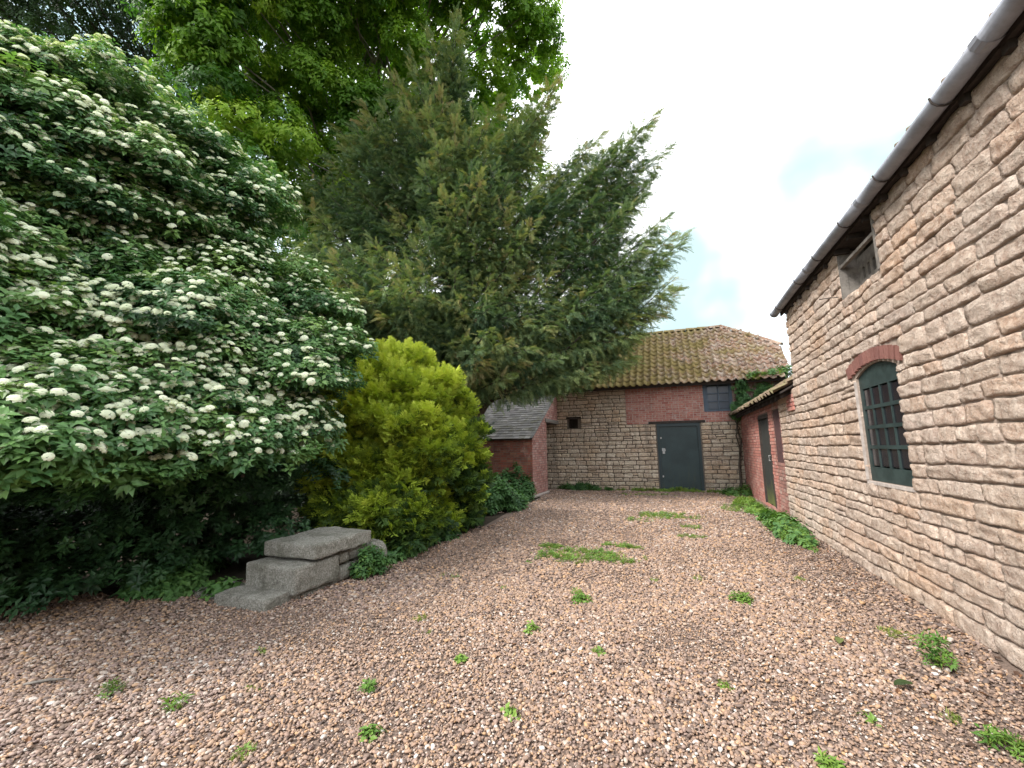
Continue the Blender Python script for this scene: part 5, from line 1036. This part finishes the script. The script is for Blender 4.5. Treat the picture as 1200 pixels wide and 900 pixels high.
# --- yew
M['yew_leaf'] = leaf_mat('yew needles', [(0,(.045,.09,.048)), (.3,(.12,.19,.095)), (.6,(.22,.285,.115)), (.85,(.34,.34,.13)), (1,(.34,.27,.135))], .22, .6, .2)
ya = src('yew spray a', fan_spray(.42, 9, .15, .013, 1, .30), [M['yew_leaf']]); yb = src('yew spray b', fan_spray(.34, 8, .12, .012, 2, .45, .25), [M['yew_leaf']]); yc_ = src('yew spray c', fan_spray(.5, 10, .13, .012, 3, .5, .2, 48), [M['yew_leaf']])
yew = empty('yew_tree', (-6.0, 11.0, 0), 'dark spreading yew with feathery upswept branches reaching over the slate and tiled roofs', 'tree')
TB = Vector((-6.0, 11.2, 0))
tips = [(Vector(t), 1) for t in YEW_EDGE] + [(Vector(t), 0) for t in YEW_TIPS] 
P_, X_, T_, K_, S_ = [], [], [], [], []; br = MB(); r_ = random.Random(77)
for ti, (t, edge) in enumerate(tips):
    hor = Vector((t.x - TB.x, t.y - TB.y, 0)); hl = hor.length
    z0 = max(.9, t.z - hl * (.75 if t.z > 5.5 else .15) - .3); root = Vector((TB.x, TB.y, min(z0, 11))) 
    ctrl = root.lerp(t, .5) + Vector((0, 0, -.35 if t.z > 5.5 else .35)) + v_rand(r_) * .3
    def cv(s): return root * (1 - s) ** 2 + ctrl * 2 * s * (1 - s) + t * s * s
    ln = (t - root).length; reach = min(.95, (2.7 if edge else 2.0) / max(ln, .5)); dirn = (t - cv(1 - reach)).normalized()
    tint0 = r_.gauss(.33, .16) + (.03 if t.z > 9 else 0)
    cnt = 290 if edge else 210
    for q in range(cnt):
        f = r_.random() ** .75; s = 1 - reach * f; c0 = cv(s); w = .10 + .42 * f ** .8
        off = v_rand(r_) * w * (r_.random() ** .6); off.z *= .6; off.z -= .10 * f
        d = (dirn * .75 + off.normalized() * .85 + Vector((0, 0, -.22)) + v_rand(r_) * .2).normalized()
        if f < .12: d = (dirn + v_rand(r_) * .35).normalized()
        P_.append(c0 + off); X_.append(d); T_.append(tint0 + r_.gauss(0, .17) + (.22 if f < .25 else 0)); K_.append(r_.randrange(3)); S_.append(r_.uniform(.5, .9) * (.8 if f < .15 else 1))
    s0 = 1 - min(.95, reach * 1.35); P2 = [cv(s0 + (1 - s0) * i / 6) for i in range(7)]; br.tube(P2, [.03 - .0245 * i / 6 for i in range(7)], 5)
n = len(P_); P_ = np.array(P_); X_ = np.array(X_)
tag(scatter('foliage', P_, euler_from(X=X_, spin=rng.normal(0, .5, n)), S_, np.clip(T_, 0, 1), K_, [ya, yb, yc_], yew), kind='stuff')
tag(br.build('branches', M['bark'], yew, True), kind='stuff')
mb = MB(); limbs(mb, (-6.0, 11.2, -.1), (-6.2, 11.6, 13.5), .42, .06, 3, .2, 10); mb.build('trunk', M['bark'], yew, True)
for i, t in enumerate([(-.4, 13.2, 9.6), (.0, 12.6, 6.6), (-3.2, 13, 12.6), (-6.5, 13.5, 15.5), (-9, 11.5, 10), (-8, 9.5, 6.5), (-3.4, 11.2, 5.4), (-1.6, 12, 5.2)]):
    mb = MB(); t = Vector(t); limbs(mb, (-6.05, 11.25, 1.4 + i * .45), TB.lerp(t, .8) + Vector((0, 0, t.z * .0)), .15, .03, 40 + i, .18, 9); mb.build('limb', M['bark'], yew, True)

# --- lime tree behind, far tree
M['lime_leaf'] = leaf_mat('lime leaf', [(0,(.05,.13,.018)), (.45,(.14,.27,.032)), (.8,(.25,.38,.042)), (1,(.33,.44,.06))], .5, .5)
M['far_leaf'] = leaf_mat('far leaf', [(0,(.02,.045,.018)), (.5,(.035,.075,.028)), (1,(.06,.11,.04))], .35, .5)
la = src('lime sprig a', rosette(11, .145, .10, .22, .05, 11, .4), [M['lime_leaf']]); lb = src('lime sprig b', rosette(9, .13, .09, .30, .25, 12, .45), [M['lime_leaf']])
fa = src('far sprig', rosette(9, .12, .07, .22, .2, 13, .4), [M['far_leaf']])
def big_tree(name, label, C_, rad, per, variants, base, top, mat, tints, tr, seed, parent_loc, extra=()):
    e = empty(name, parent_loc, label, 'tree'); C_ = np.array(C_); cen = C_.mean(0)
    rr = np.stack([rng.uniform(rad[0], rad[1], len(C_))] * 2 + [rng.uniform(rad[0], rad[1], len(C_)) * .62], 1)
    P, D, I = clump_points(C_, rr, per, .3, .45, .3, (base[0], base[1], 0)); N_ = unit(D * .9 + np.array([.1, -.25, .55]) + rng.normal(0, .3, D.shape)); n = len(P)
    tt = rng.normal(tints[0], tints[1], len(C_))[I] + D[:, 2] * .12 + rng.normal(0, .1, n)
    tag(scatter('foliage', P, euler_from(Z=N_, spin=rng.uniform(0, 6.28, n)), rng.uniform(.8, 1.3, n), tt.clip(0, 1), rng.integers(0, len(variants), n), variants, e), kind='stuff')
    mb = MB(); TP_ = limbs(mb, base, top, tr, tr * .3, seed, .25, 12); mb.build('trunk', mat, e, True)
    for i, x in enumerate(extra):
        mb = MB(); limbs(mb, x[0], x[1], x[2], x[2] * .35, seed + i, .25, 8); mb.build('limb', mat, e, True)
    mb = MB(); r_ = random.Random(seed)
    for i, t in enumerate(C_):
        if i % 2: continue
        t = Vector(t); s = max(2, min(len(TP_) - 1, int((t.z * .8) / max(top[2], 1) * len(TP_)))); a = Vector(TP_[s]); limbs(mb, a.lerp(t, .3), t, .05, .012, seed + i, .25, 5)
    tag(mb.build('branches', mat, e, True), kind='stuff'); return e
big_tree('lime_tree', 'tall bright green broadleaf tree rising behind the yew', LIME_FRONT, (.6, 1.0), 105, [la, lb], (-10.6, 13.5, -.1), (-10.8, 13.2, 17.5), M['bark_pale'], (.52, .2), .38, 5, (-10.6, 13.5, 0),
    [((-10.7, 13.4, 4), (-11.6, 10.6, 14.5), .17), ((-10.7, 13.4, 5), (-10.2, 10.6, 14.8), .16), ((-10.7, 13.4, 6), (-7.5, 15, 16), .15), ((-10.7, 13.3, 6), (-14, 11, 14), .14)])
big_tree('background_tree', 'blue-green tree showing patches of sky, top left behind the flowering shrub', FAR_FRONT, (.7, 1.2), 60, [fa], (-20, 12, -.1), (-20, 12, 16), M['bark'], (.5, .2), .3, 9, (-20, 12, 0), [((-20, 12, 6), (-22, 9, 15), .13), ((-20, 12, 7), (-17, 13, 15), .12)])

# --- golden conifer
M['gold_leaf'] = leaf_mat('golden conifer spray', [(0,(.022,.055,.014)), (.3,(.09,.15,.020)), (.55,(.30,.39,.035)), (1,(.54,.60,.08))], .2, .6, .15)
ga = src('golden spray a', fan_spray(.19, 6, .085, .011, 21, .1, .3, 60), [M['gold_leaf']]); gb = src('golden spray b', fan_spray(.15, 5, .075, .012, 22, .25, .4, 65), [M['gold_leaf']])
gold = empty('golden_conifer', (-5.0, 7.4, 0), 'rounded golden yellow-green conifer bush beside the brick lean-to', 'shrub')
G_ = np.array(GOLD); GB = np.array(GOLD_BACK); C_ = np.concatenate([G_, GB]); cg = np.array([-5.2, 7.8, 1.6])
rr = np.stack([rng.uniform(.14, .34, len(C_))] * 2 + [rng.uniform(.11, .24, len(C_))], 1)
Pg, Dg, Ig = clump_points(C_, rr, 120, .25, .5); out = unit(C_[Ig] - cg)
Xg = unit(Dg * .9 + out * .5 + np.array([0, -.1, .45]) + rng.normal(0, .25, Dg.shape)); n = len(Pg)
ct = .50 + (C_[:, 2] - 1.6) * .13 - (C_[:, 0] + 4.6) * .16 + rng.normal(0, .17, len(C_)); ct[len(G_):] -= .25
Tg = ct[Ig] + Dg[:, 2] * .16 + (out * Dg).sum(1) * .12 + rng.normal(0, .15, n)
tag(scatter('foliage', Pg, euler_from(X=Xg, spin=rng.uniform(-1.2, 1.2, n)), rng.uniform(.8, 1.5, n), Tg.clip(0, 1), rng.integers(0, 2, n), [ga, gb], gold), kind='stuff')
mb = MB()
for i in range(5): limbs(mb, (-5.2 + rnd.uniform(-.2, .2), 7.8 + rnd.uniform(-.2, .2), -.05), (-5.2 + rnd.uniform(-.7, .7), 7.6 + rnd.uniform(-.6, .6), rnd.uniform(2.2, 3.2)), .07, .02, 500 + i)
mb.build('trunk', M['bark'], gold, True)
mb = MB()
for i, t in enumerate(G_[::2]): limbs(mb, Vector((-5.2, 7.8, max(.3, t[2] * .8))), Vector(t), .02, .006, 520 + i, .06, 4)
tag(mb.build('branches', M['bark'], gold, True), kind='stuff')

# ================================================================ LOW PLANTS
M['weed'] = leaf_mat('weed leaf', [(0,(.04,.10,.02)), (.5,(.10,.20,.035)), (1,(.20,.31,.055))], .35, .55)
M['nettle'] = leaf_mat('nettle leaf', [(0,(.03,.085,.028)), (.5,(.07,.16,.045)), (1,(.13,.24,.06))], .3, .55)
M['grass'] = leaf_mat('grass blade', [(0,(.07,.12,.02)), (.5,(.15,.23,.035)), (1,(.27,.31,.07))], .35, .6)
def grass_src(name, n, h, seed, mat):
    r_ = random.Random(seed); mb = MB()
    for i in range(n):
        a = r_.random() * 6.28; b = Vector((r_.gauss(0, .012), r_.gauss(0, .012), 0)); l_ = h * r_.uniform(.5, 1.2); o = Vector((math.cos(a), math.sin(a), 0)) * l_ * r_.uniform(.2, .8); s = Vector((-math.sin(a), math.cos(a), 0)) * .0022
        m_ = b + o * .4 + Vector((0, 0, l_ * .6)); t = b + o + Vector((0, 0, l_ * .75)); mb.add([b - s, b + s, m_ + s, m_ - s, t], [(0, 1, 2, 3), (3, 2, 4)])
    return src(name, mb, [mat])
gsa = grass_src('grass source a', 14, .06, 1, M['grass']); gsb = grass_src('grass source b', 10, .035, 2, M['grass'])
wsa = src('weed source a', rosette(7, .045, .028, .03, .3, 31, .3), [M['weed']]); wsb = src('weed source b', rosette(9, .055, .018, .05, .6, 32, .3), [M['weed']])
nsa = src('nettle source', rosette(10, .085, .05, .10, .15, 33, .5), [M['nettle']]); nsb = src('nettle source b', rosette(6, .11, .045, .05, .3, 34, .5), [M['nettle']])
VAR = [gsa, gsb, wsa, wsb]
def patch_plants(name, cx, cy, rx, ry, n, kinds, zr, sc, tint, parent=None, rot=0, hump=0, fall=1.0, normal=(0, 0, 1)):
    a = rng.uniform(0, 6.28, n); q = rng.random(n) ** (.5 * fall) * (.75 + .5 * vnoise(np.cos(a) * 3 + cx, np.sin(a) * 3 + cy, 1, 17)); u, v = np.cos(a) * q * rx, np.sin(a) * q * ry
    x = cx + u * math.cos(rot) - v * math.sin(rot); y = cy + u * math.sin(rot) + v * math.cos(rot); z = rng.uniform(zr[0], zr[1], n) * (1 - .6 * q ** 2) if hump else rng.uniform(zr[0], zr[1], n)
    if hump and n > 400 and name == 'foliage':
        z = z * (.4 + 1.1 * np.clip(vnoise(x, y, 3.2, 41) * 1.5 - .3, 0, 1)); k_ = vnoise(x, y, 6, 43) > .3; x, y, z, q, a = x[k_], y[k_], z[k_], q[k_], a[k_]; n = len(x)
    if name == 'wall_weeds':
        hgt = .35 + 1.1 * np.clip(vnoise(x, y, 2.6, 31) * 1.5 - .35, 0, 1); z = z * hgt; k_ = (vnoise(x, y, 5, 33) > .33); x, y, z, q, a = x[k_], y[k_], z[k_], q[k_], a[k_]; n = len(x)
    if name == 'turf_patch':
        k_ = vnoise(x, y, 6, 21) * .5 + vnoise(x, y, 14, 22) * .5 + (1 - q) * .35 > .52; x, y, z, q, a = x[k_], y[k_], z[k_], q[k_], a[k_]; n = len(x)
    N_ = unit(np.tile([normal], (n, 1)).astype(float) + rng.normal(0, .3, (n, 3)) + np.stack([np.cos(a), np.sin(a), a * 0], 1) * (.5 * q[:, None] if hump else 0))
    return scatter(name, np.stack([x, y, z], 1), euler_from(Z=N_, spin=rng.uniform(0, 6.28, n)), rng.uniform(.7, 1.3, n) * sc, rng.normal(tint, .18, n).clip(0, 1), rng.choice(kinds, n), VAR + [nsa, nsb], parent)
# turf patches in the gravel: uncountable ground cover
for (cx, cy, rx, ry, n, rot) in [(-1.25, 6.15, .82, .42, 1700, .15), (-1.75, 6.6, .3, .12, 300, .3), (-.85, 6.9, .35, .1, 220, -.2), (-.25, 10.1, .65, .45, 900, 0), (-.75, 9.4, .3, .3, 120, 0), (.15, 7.9, .25, .12, 140, 0), (1.2, 11.6, .28, .8, 520, .25), (-.9, 14.2, .9, .35, 420, 0), (.2, 8.8, .2, .15, 90, 0)]:
    tag(patch_plants('turf_patch', cx, cy, rx, ry, int(n * .75), [0, 1, 1, 1, 3], (.004, .010), .85, .6, None, rot), kind='stuff', label='thin green turf spreading over the gravel', cat='grass')
# weed strips
tag(patch_plants('wall_weeds', -.2, 15.45, 1.9, .22, 560, [0, 2, 2, 3, 0], (.005, .09), 1.3, .85, None, 0, 1), kind='stuff', label='strip of low weeds along the foot of the back barn', cat='weeds')
tag(patch_plants('wall_weeds', -3.1, 15.4, .9, .22, 420, [2, 3, 4], (.005, .18), 1.3, .3, None, 0, 1), kind='stuff', label='dark weeds in the corner by the brick lean-to', cat='weeds')
tag(patch_plants('wall_weeds', 1.72, 9.1, .24, 1.5, 1500, [0, 2, 2, 3, 3, 4], (.01, .2), 1.0, .68, None, 0, 1), kind='stuff', label='thick strip of weeds against the foot of the stone barn', cat='weeds')
tag(patch_plants('wall_weeds', 1.6, 11.8, .28, 1.3, 420, [0, 2, 3], (.01, .14), 1.4, .75, None, 0, 1), kind='stuff', label='weeds in front of the narrow shed door', cat='weeds')
tag(patch_plants('wall_weeds', 1.75, 14.9, .4, .6, 260, [2, 3, 4], (.01, .26), 1.3, .6, None, 0, 1), kind='stuff', label='weeds in the corner under the drain pipe', cat='weeds')
tag(patch_plants('undergrowth', -5.9, 3.75, 1.0, .45, 420, [4, 5, 5], (.01, .22), 1.1, .55, None, -.6, 1), kind='stuff', label='low leafy undergrowth at the dark edge beneath the flowering shrub', cat='undergrowth')
tag(patch_plants('undergrowth', -7.2, 2.6, 1.2, .5, 420, [4, 5], (.01, .3), 1.3, .25, None, -.6, 1), kind='stuff', label='dark undergrowth at the far left edge of the gravel', cat='undergrowth')
def clump(name, x, y, rx, ry, n, kinds, zr, sc, tint, label, cat, group=None, rot=0):
    e = empty(name, (x, y, 0), label, cat, group)
    o = patch_plants('foliage', x, y, rx, ry, n, kinds, zr, sc, tint, e, rot, 1); tag(o, kind='stuff')
    mb = MB(); r_ = random.Random(int(abs(x * 100) + abs(y * 10)))
    for i in range(max(3, min(n // 14, 26))):
        a = r_.random() * 6.28; q = r_.random() ** .5 * .8; px, py = x + math.cos(a) * rx * q * math.cos(rot) - math.sin(a) * ry * q * math.sin(rot), y + math.cos(a) * rx * q * math.sin(rot) + math.sin(a) * ry * q * math.cos(rot)
        h = zr[1] * (1 - .6 * q * q) * r_.uniform(.6, 1); mb.tube([(px, py, -.01), (px + r_.gauss(0, .01), py + r_.gauss(0, .01), h * .5), (px + r_.gauss(0, .03), py + r_.gauss(0, .03), h)], [.004, .003, .002], 4)
    mb.build('stem', M['weed'], e); return e
clump('nettle_clump', -4.35, 10.1, .75, .95, 1500, [4, 4, 5], (.05, .62), 1.3, .35, 'wide clump of dark nettles in front of the brick lean-to', 'nettles')
clump('nettle_clump', -4.5, 11.9, .6, .5, 420, [4], (.1, .85), 1.2, .3, 'tall nettles against the front wall of the brick lean-to', 'nettles')
clump('nettle_clump', -3.95, 5.45, .42, .5, 520, [4, 4, 5], (.03, .24), 1.0, .5, 'low nettles at the foot of the golden conifer behind the boulder', 'nettles')
clump('nettle_clump', -3.53, 4.52, .15, .24, 170, [4, 2], (.04, .36), .72, .5, 'nettles growing against the side of the stone steps', 'nettles')
clump('nettle_clump', -3.95, 6.5, .35, .6, 420, [4, 5], (.02, .22), 1.0, .35, 'dark low leaves under the golden conifer', 'leafy plant')
clump('leafy_plant', -4.62, 3.42, .14, .10, 26, [5, 4], (.03, .10), 1.0, .7, 'small bright leafy plant beside the bottom step', 'plant')
clump('leafy_plant', -5.35, 3.35, .42, .22, 150, [4, 5], (.03, .18), 1.0, .7, 'bright leafy plant at the edge of the shade, left of the steps', 'plant')
clump('tall_weed', 1.56, 3.92, .06, .11, 44, [3, 3, 2], (.02, .24), .72, .6, 'tallest upright weed near the foot of the stone barn, lower right', 'weed')
clump('tall_weed', 1.44, 3.04, .07, .06, 26, [3, 0], (.01, .06), .8, .6, 'leafy green weed in the bottom right corner', 'weed')
SEED = [(-2.58, 4.76, .14, 70, 0), (-.95, 4.42, .09, 26, 1), (-1.05, 4.62, .07, 22, 1), (.52, 4.91, .09, 50, 1), (1.53, 4.44, .10, 40, 0), (-3.42, 1.87, .06, 26, 1), (-2.88, 1.91, .05, 18, 0), (-1.53, 2.97, .04, 16, 1), (-1.82, 4.55, .06, 10, 0), (.17, 5.5, .08, 14, 0),
        (1.32, 3.24, .05, 22, 0), (-.62, 3.4, .04, 12, 0), (-2.2, 3.5, .06, 12, 0), (-2.0, 3.3, .04, 10, 0), (-.95, 2.5, .04, 12, 0), (-1.9, 2.45, .04, 12, 1), (-2.6, 2.2, .05, 16, 0), (.2, 3.2, .03, 8, 0), (-2.1, 1.75, .05, 14, 0), (-1.2, 3.6, .05, 10, 1), (.9, 3.1, .04, 8, 0), (-.3, 5.3, .07, 12, 0), (1.2, 5.8, .06, 12, 0), (-1.9, 5.6, .1, 18, 0), (-3.0, 2.6, .05, 9, 0), (-1.6, 2.1, .04, 12, 1), (-.4, 2.2, .03, 10, 0), (.6, 2.6, .03, 8, 1)]
LAB = {0: 'widest tuft of fresh grass in the gravel, between the steps and the turf patch', 3: 'leafy seedling in the gravel midway between the turf patch and the barn wall', 4: 'low bright weed in the gravel close below the barn window', 5: 'green seedling in the gravel near the left edge of the picture'}
for i, (x, y, q, n, kd) in enumerate(SEED):
    clump('weed_seedling' if kd else 'grass_tuft', x, y, q, q, max(6, int(n * (.5 + (i * 37 % 10) / 12))), [[2, 3], [2], [3, 3, 0]][i % 3] if kd else [[0, 1, 3], [0, 1], [1, 2]][i % 3], (.004, .02 + .05 * (i * 53 % 7) / 6 if kd else .012), .45 + .4 * (i * 29 % 8) / 7, .55 + .3 * (i * 17 % 5) / 4, LAB.get(i, 'small green leafy weed pushing up through the gravel' if kd else 'small sparse grass tuft pushing up through the gravel'), 'weed' if kd else 'grass tuft', 'seedlings scattered in the gravel')
# climber at the corner of back barn and shed
cl = empty('wall_climber', (2.0, 15.6, 0), 'leafy climbing plant around the drain pipe, right of the small blue window', 'climber')
n = 260; t = rng.random(n) ** 1.3; P_ = np.stack([2.14 + rng.normal(0, .10, n) + (t > .5) * .05, 15.5 + rng.normal(0, .08, n), 2.35 + t * 1.2], 1); k_ = rng.random(n) < .35; P_[k_, 2] = rng.uniform(2.3, 2.75, k_.sum()); P_[k_, 0] += rng.normal(-.05, .16, k_.sum())
tag(scatter('foliage', P_, euler_from(Z=unit(np.tile([[0, -.8, .5]], (n, 1)) + rng.normal(0, .35, (n, 3))), spin=rng.uniform(0, 6.28, n)), rng.uniform(.8, 1.2, n), rng.normal(.35, .2, n).clip(0, 1), np.full(n, 4), VAR + [nsa, nsb], cl), kind='stuff')
mb = MB(); limbs(mb, (1.93, 15.55, -.02), (2.02, 15.58, 3.3), .045, .012, 61, .05, 9); limbs(mb, (1.98, 15.55, 1.2), (1.85, 15.55, 2.7), .025, .008, 62, .05, 6); mb.build('stem', M['bark'], cl, True)
rp_ = empty('roof_plant', (2.9, 15.5, 3.55), 'green weeds growing along the roof valley above the brick shed', 'roof weeds')
n = 380; t = rng.random(n); P_ = np.stack([2.35 + t * 1.7, 15.45 + rng.normal(0, .12, n) + t * .3, 3.55 + rng.random(n) * (.12 + .30 * t) + t * .05], 1)
tag(scatter('foliage', P_, euler_from(Z=unit(np.tile([[0, -.2, 1.]], (n, 1)) + rng.normal(0, .3, (n, 3))), spin=rng.uniform(0, 6.28, n)), rng.uniform(1., 1.8, n), rng.normal(.75, .2, n).clip(0, 1), rng.choice([0, 2, 3, 4], n), VAR + [nsa, nsb], rp_), kind='stuff')
wp = empty('wall_fern', (2.75, 15.6, 3.0), 'grey-green plant rooted in the brickwork above the shed roof', 'wall plant')
n = 90; P_ = np.stack([2.75 + rng.normal(0, .13, n), 15.62 + rng.normal(0, .04, n), 3.15 + rng.normal(0, .15, n)], 1)
tag(scatter('foliage', P_, euler_from(Z=unit(np.tile([[0, -.8, .5]], (n, 1)) + rng.normal(0, .35, (n, 3))), spin=rng.uniform(0, 6.28, n)), rng.uniform(.8, 1.2, n), rng.normal(.5, .2, n).clip(0, 1), np.full(n, 4), VAR + [nsa, nsb], wp), kind='stuff')
# fallen leaves
M['litter'] = leaf_mat('dead leaf', [(0,(.03,.02,.015)), (.5,(.10,.05,.03)), (.9,(.20,.09,.04)), (1,(.28,.08,.04))], .05, .8)
da = src('litter leaf', (lambda m_: (leaf(m_, (0, 0, 0), (1, 0, .15), (0, 0, 1), .05, .03, .3, .2), m_)[1])(MB()), [M['litter']]); db = src('litter leaf b', (lambda m_: (leaf(m_, (0, 0, 0), (1, 0, .3), (0, 0, 1), .035, .024, .5, .6), m_)[1])(MB()), [M['litter']])
n = 900; x = np.concatenate([XW - np.abs(rng.normal(0, .45, 500)) - .03, rng.uniform(-6.5, 1.9, n - 500)]); y = np.concatenate([rng.uniform(2.6, 12, 500), rng.uniform(1.2, 13, n - 500)]); k_ = in_poly(x, y, YARD); x, y = x[k_], y[k_]; n = len(x)
tag(scatter('fallen_leaves', np.stack([x, y, rng.uniform(.016, .03, n)], 1), np.stack([rng.normal(0, .25, n), rng.normal(0, .25, n), rng.uniform(0, 6.28, n)], 1), rng.uniform(.6, 1.3, n), rng.beta(1.2, 1.6, n), rng.integers(0, 2, n), [da, db]), 'dead brown leaves scattered over the gravel', 'leaf litter', kind='stuff')
M['hedge_solid'] = plain('dark leaf', (.03,.05,.015), .5)
# two big dark curled leaves and a pale stick
for (x, y, a, lab) in ((1.17, 3.5, .4, 'large dark green fallen leaf on the gravel, right foreground'), (1.05, 4.05, 1.2, 'smaller dark curled leaf on the gravel, beyond the large one')):
    mb = MB(); nn = 7; V = []
    for i in range(nn + 1):
        t = i / nn; w = .028 * math.sin(math.pi * min(.98, t + .02)) ** .7; c = Vector((t * .12, 0, .02 + .012 * math.sin(t * 3)))
        V += [c + Vector((0, -w, .008)), c, c + Vector((0, w, .012))]
    F = [q for i in range(nn) for q in ((i * 3, i * 3 + 3, i * 3 + 4, i * 3 + 1), (i * 3 + 1, i * 3 + 4, i * 3 + 5, i * 3 + 2))]
    mb.add([Vector((x, y, .008)) + Matrix.Rotation(a, 3, 'Z') @ v for v in V], F); tag(mb.build('fallen_leaf', M['plank_green'] if x < 1.1 else M['hedge_solid'], None, True), lab, 'leaf')
mb = MB(); mb.tube([(-4.05, 1.72, .03), (-3.96, 1.80, .034), (-3.86, 1.86, .03)], [.006, .010, .004], 6); tag(mb.build('stick', M['timber'], None, True), 'pale stick lying on the gravel near the left edge', 'stick')
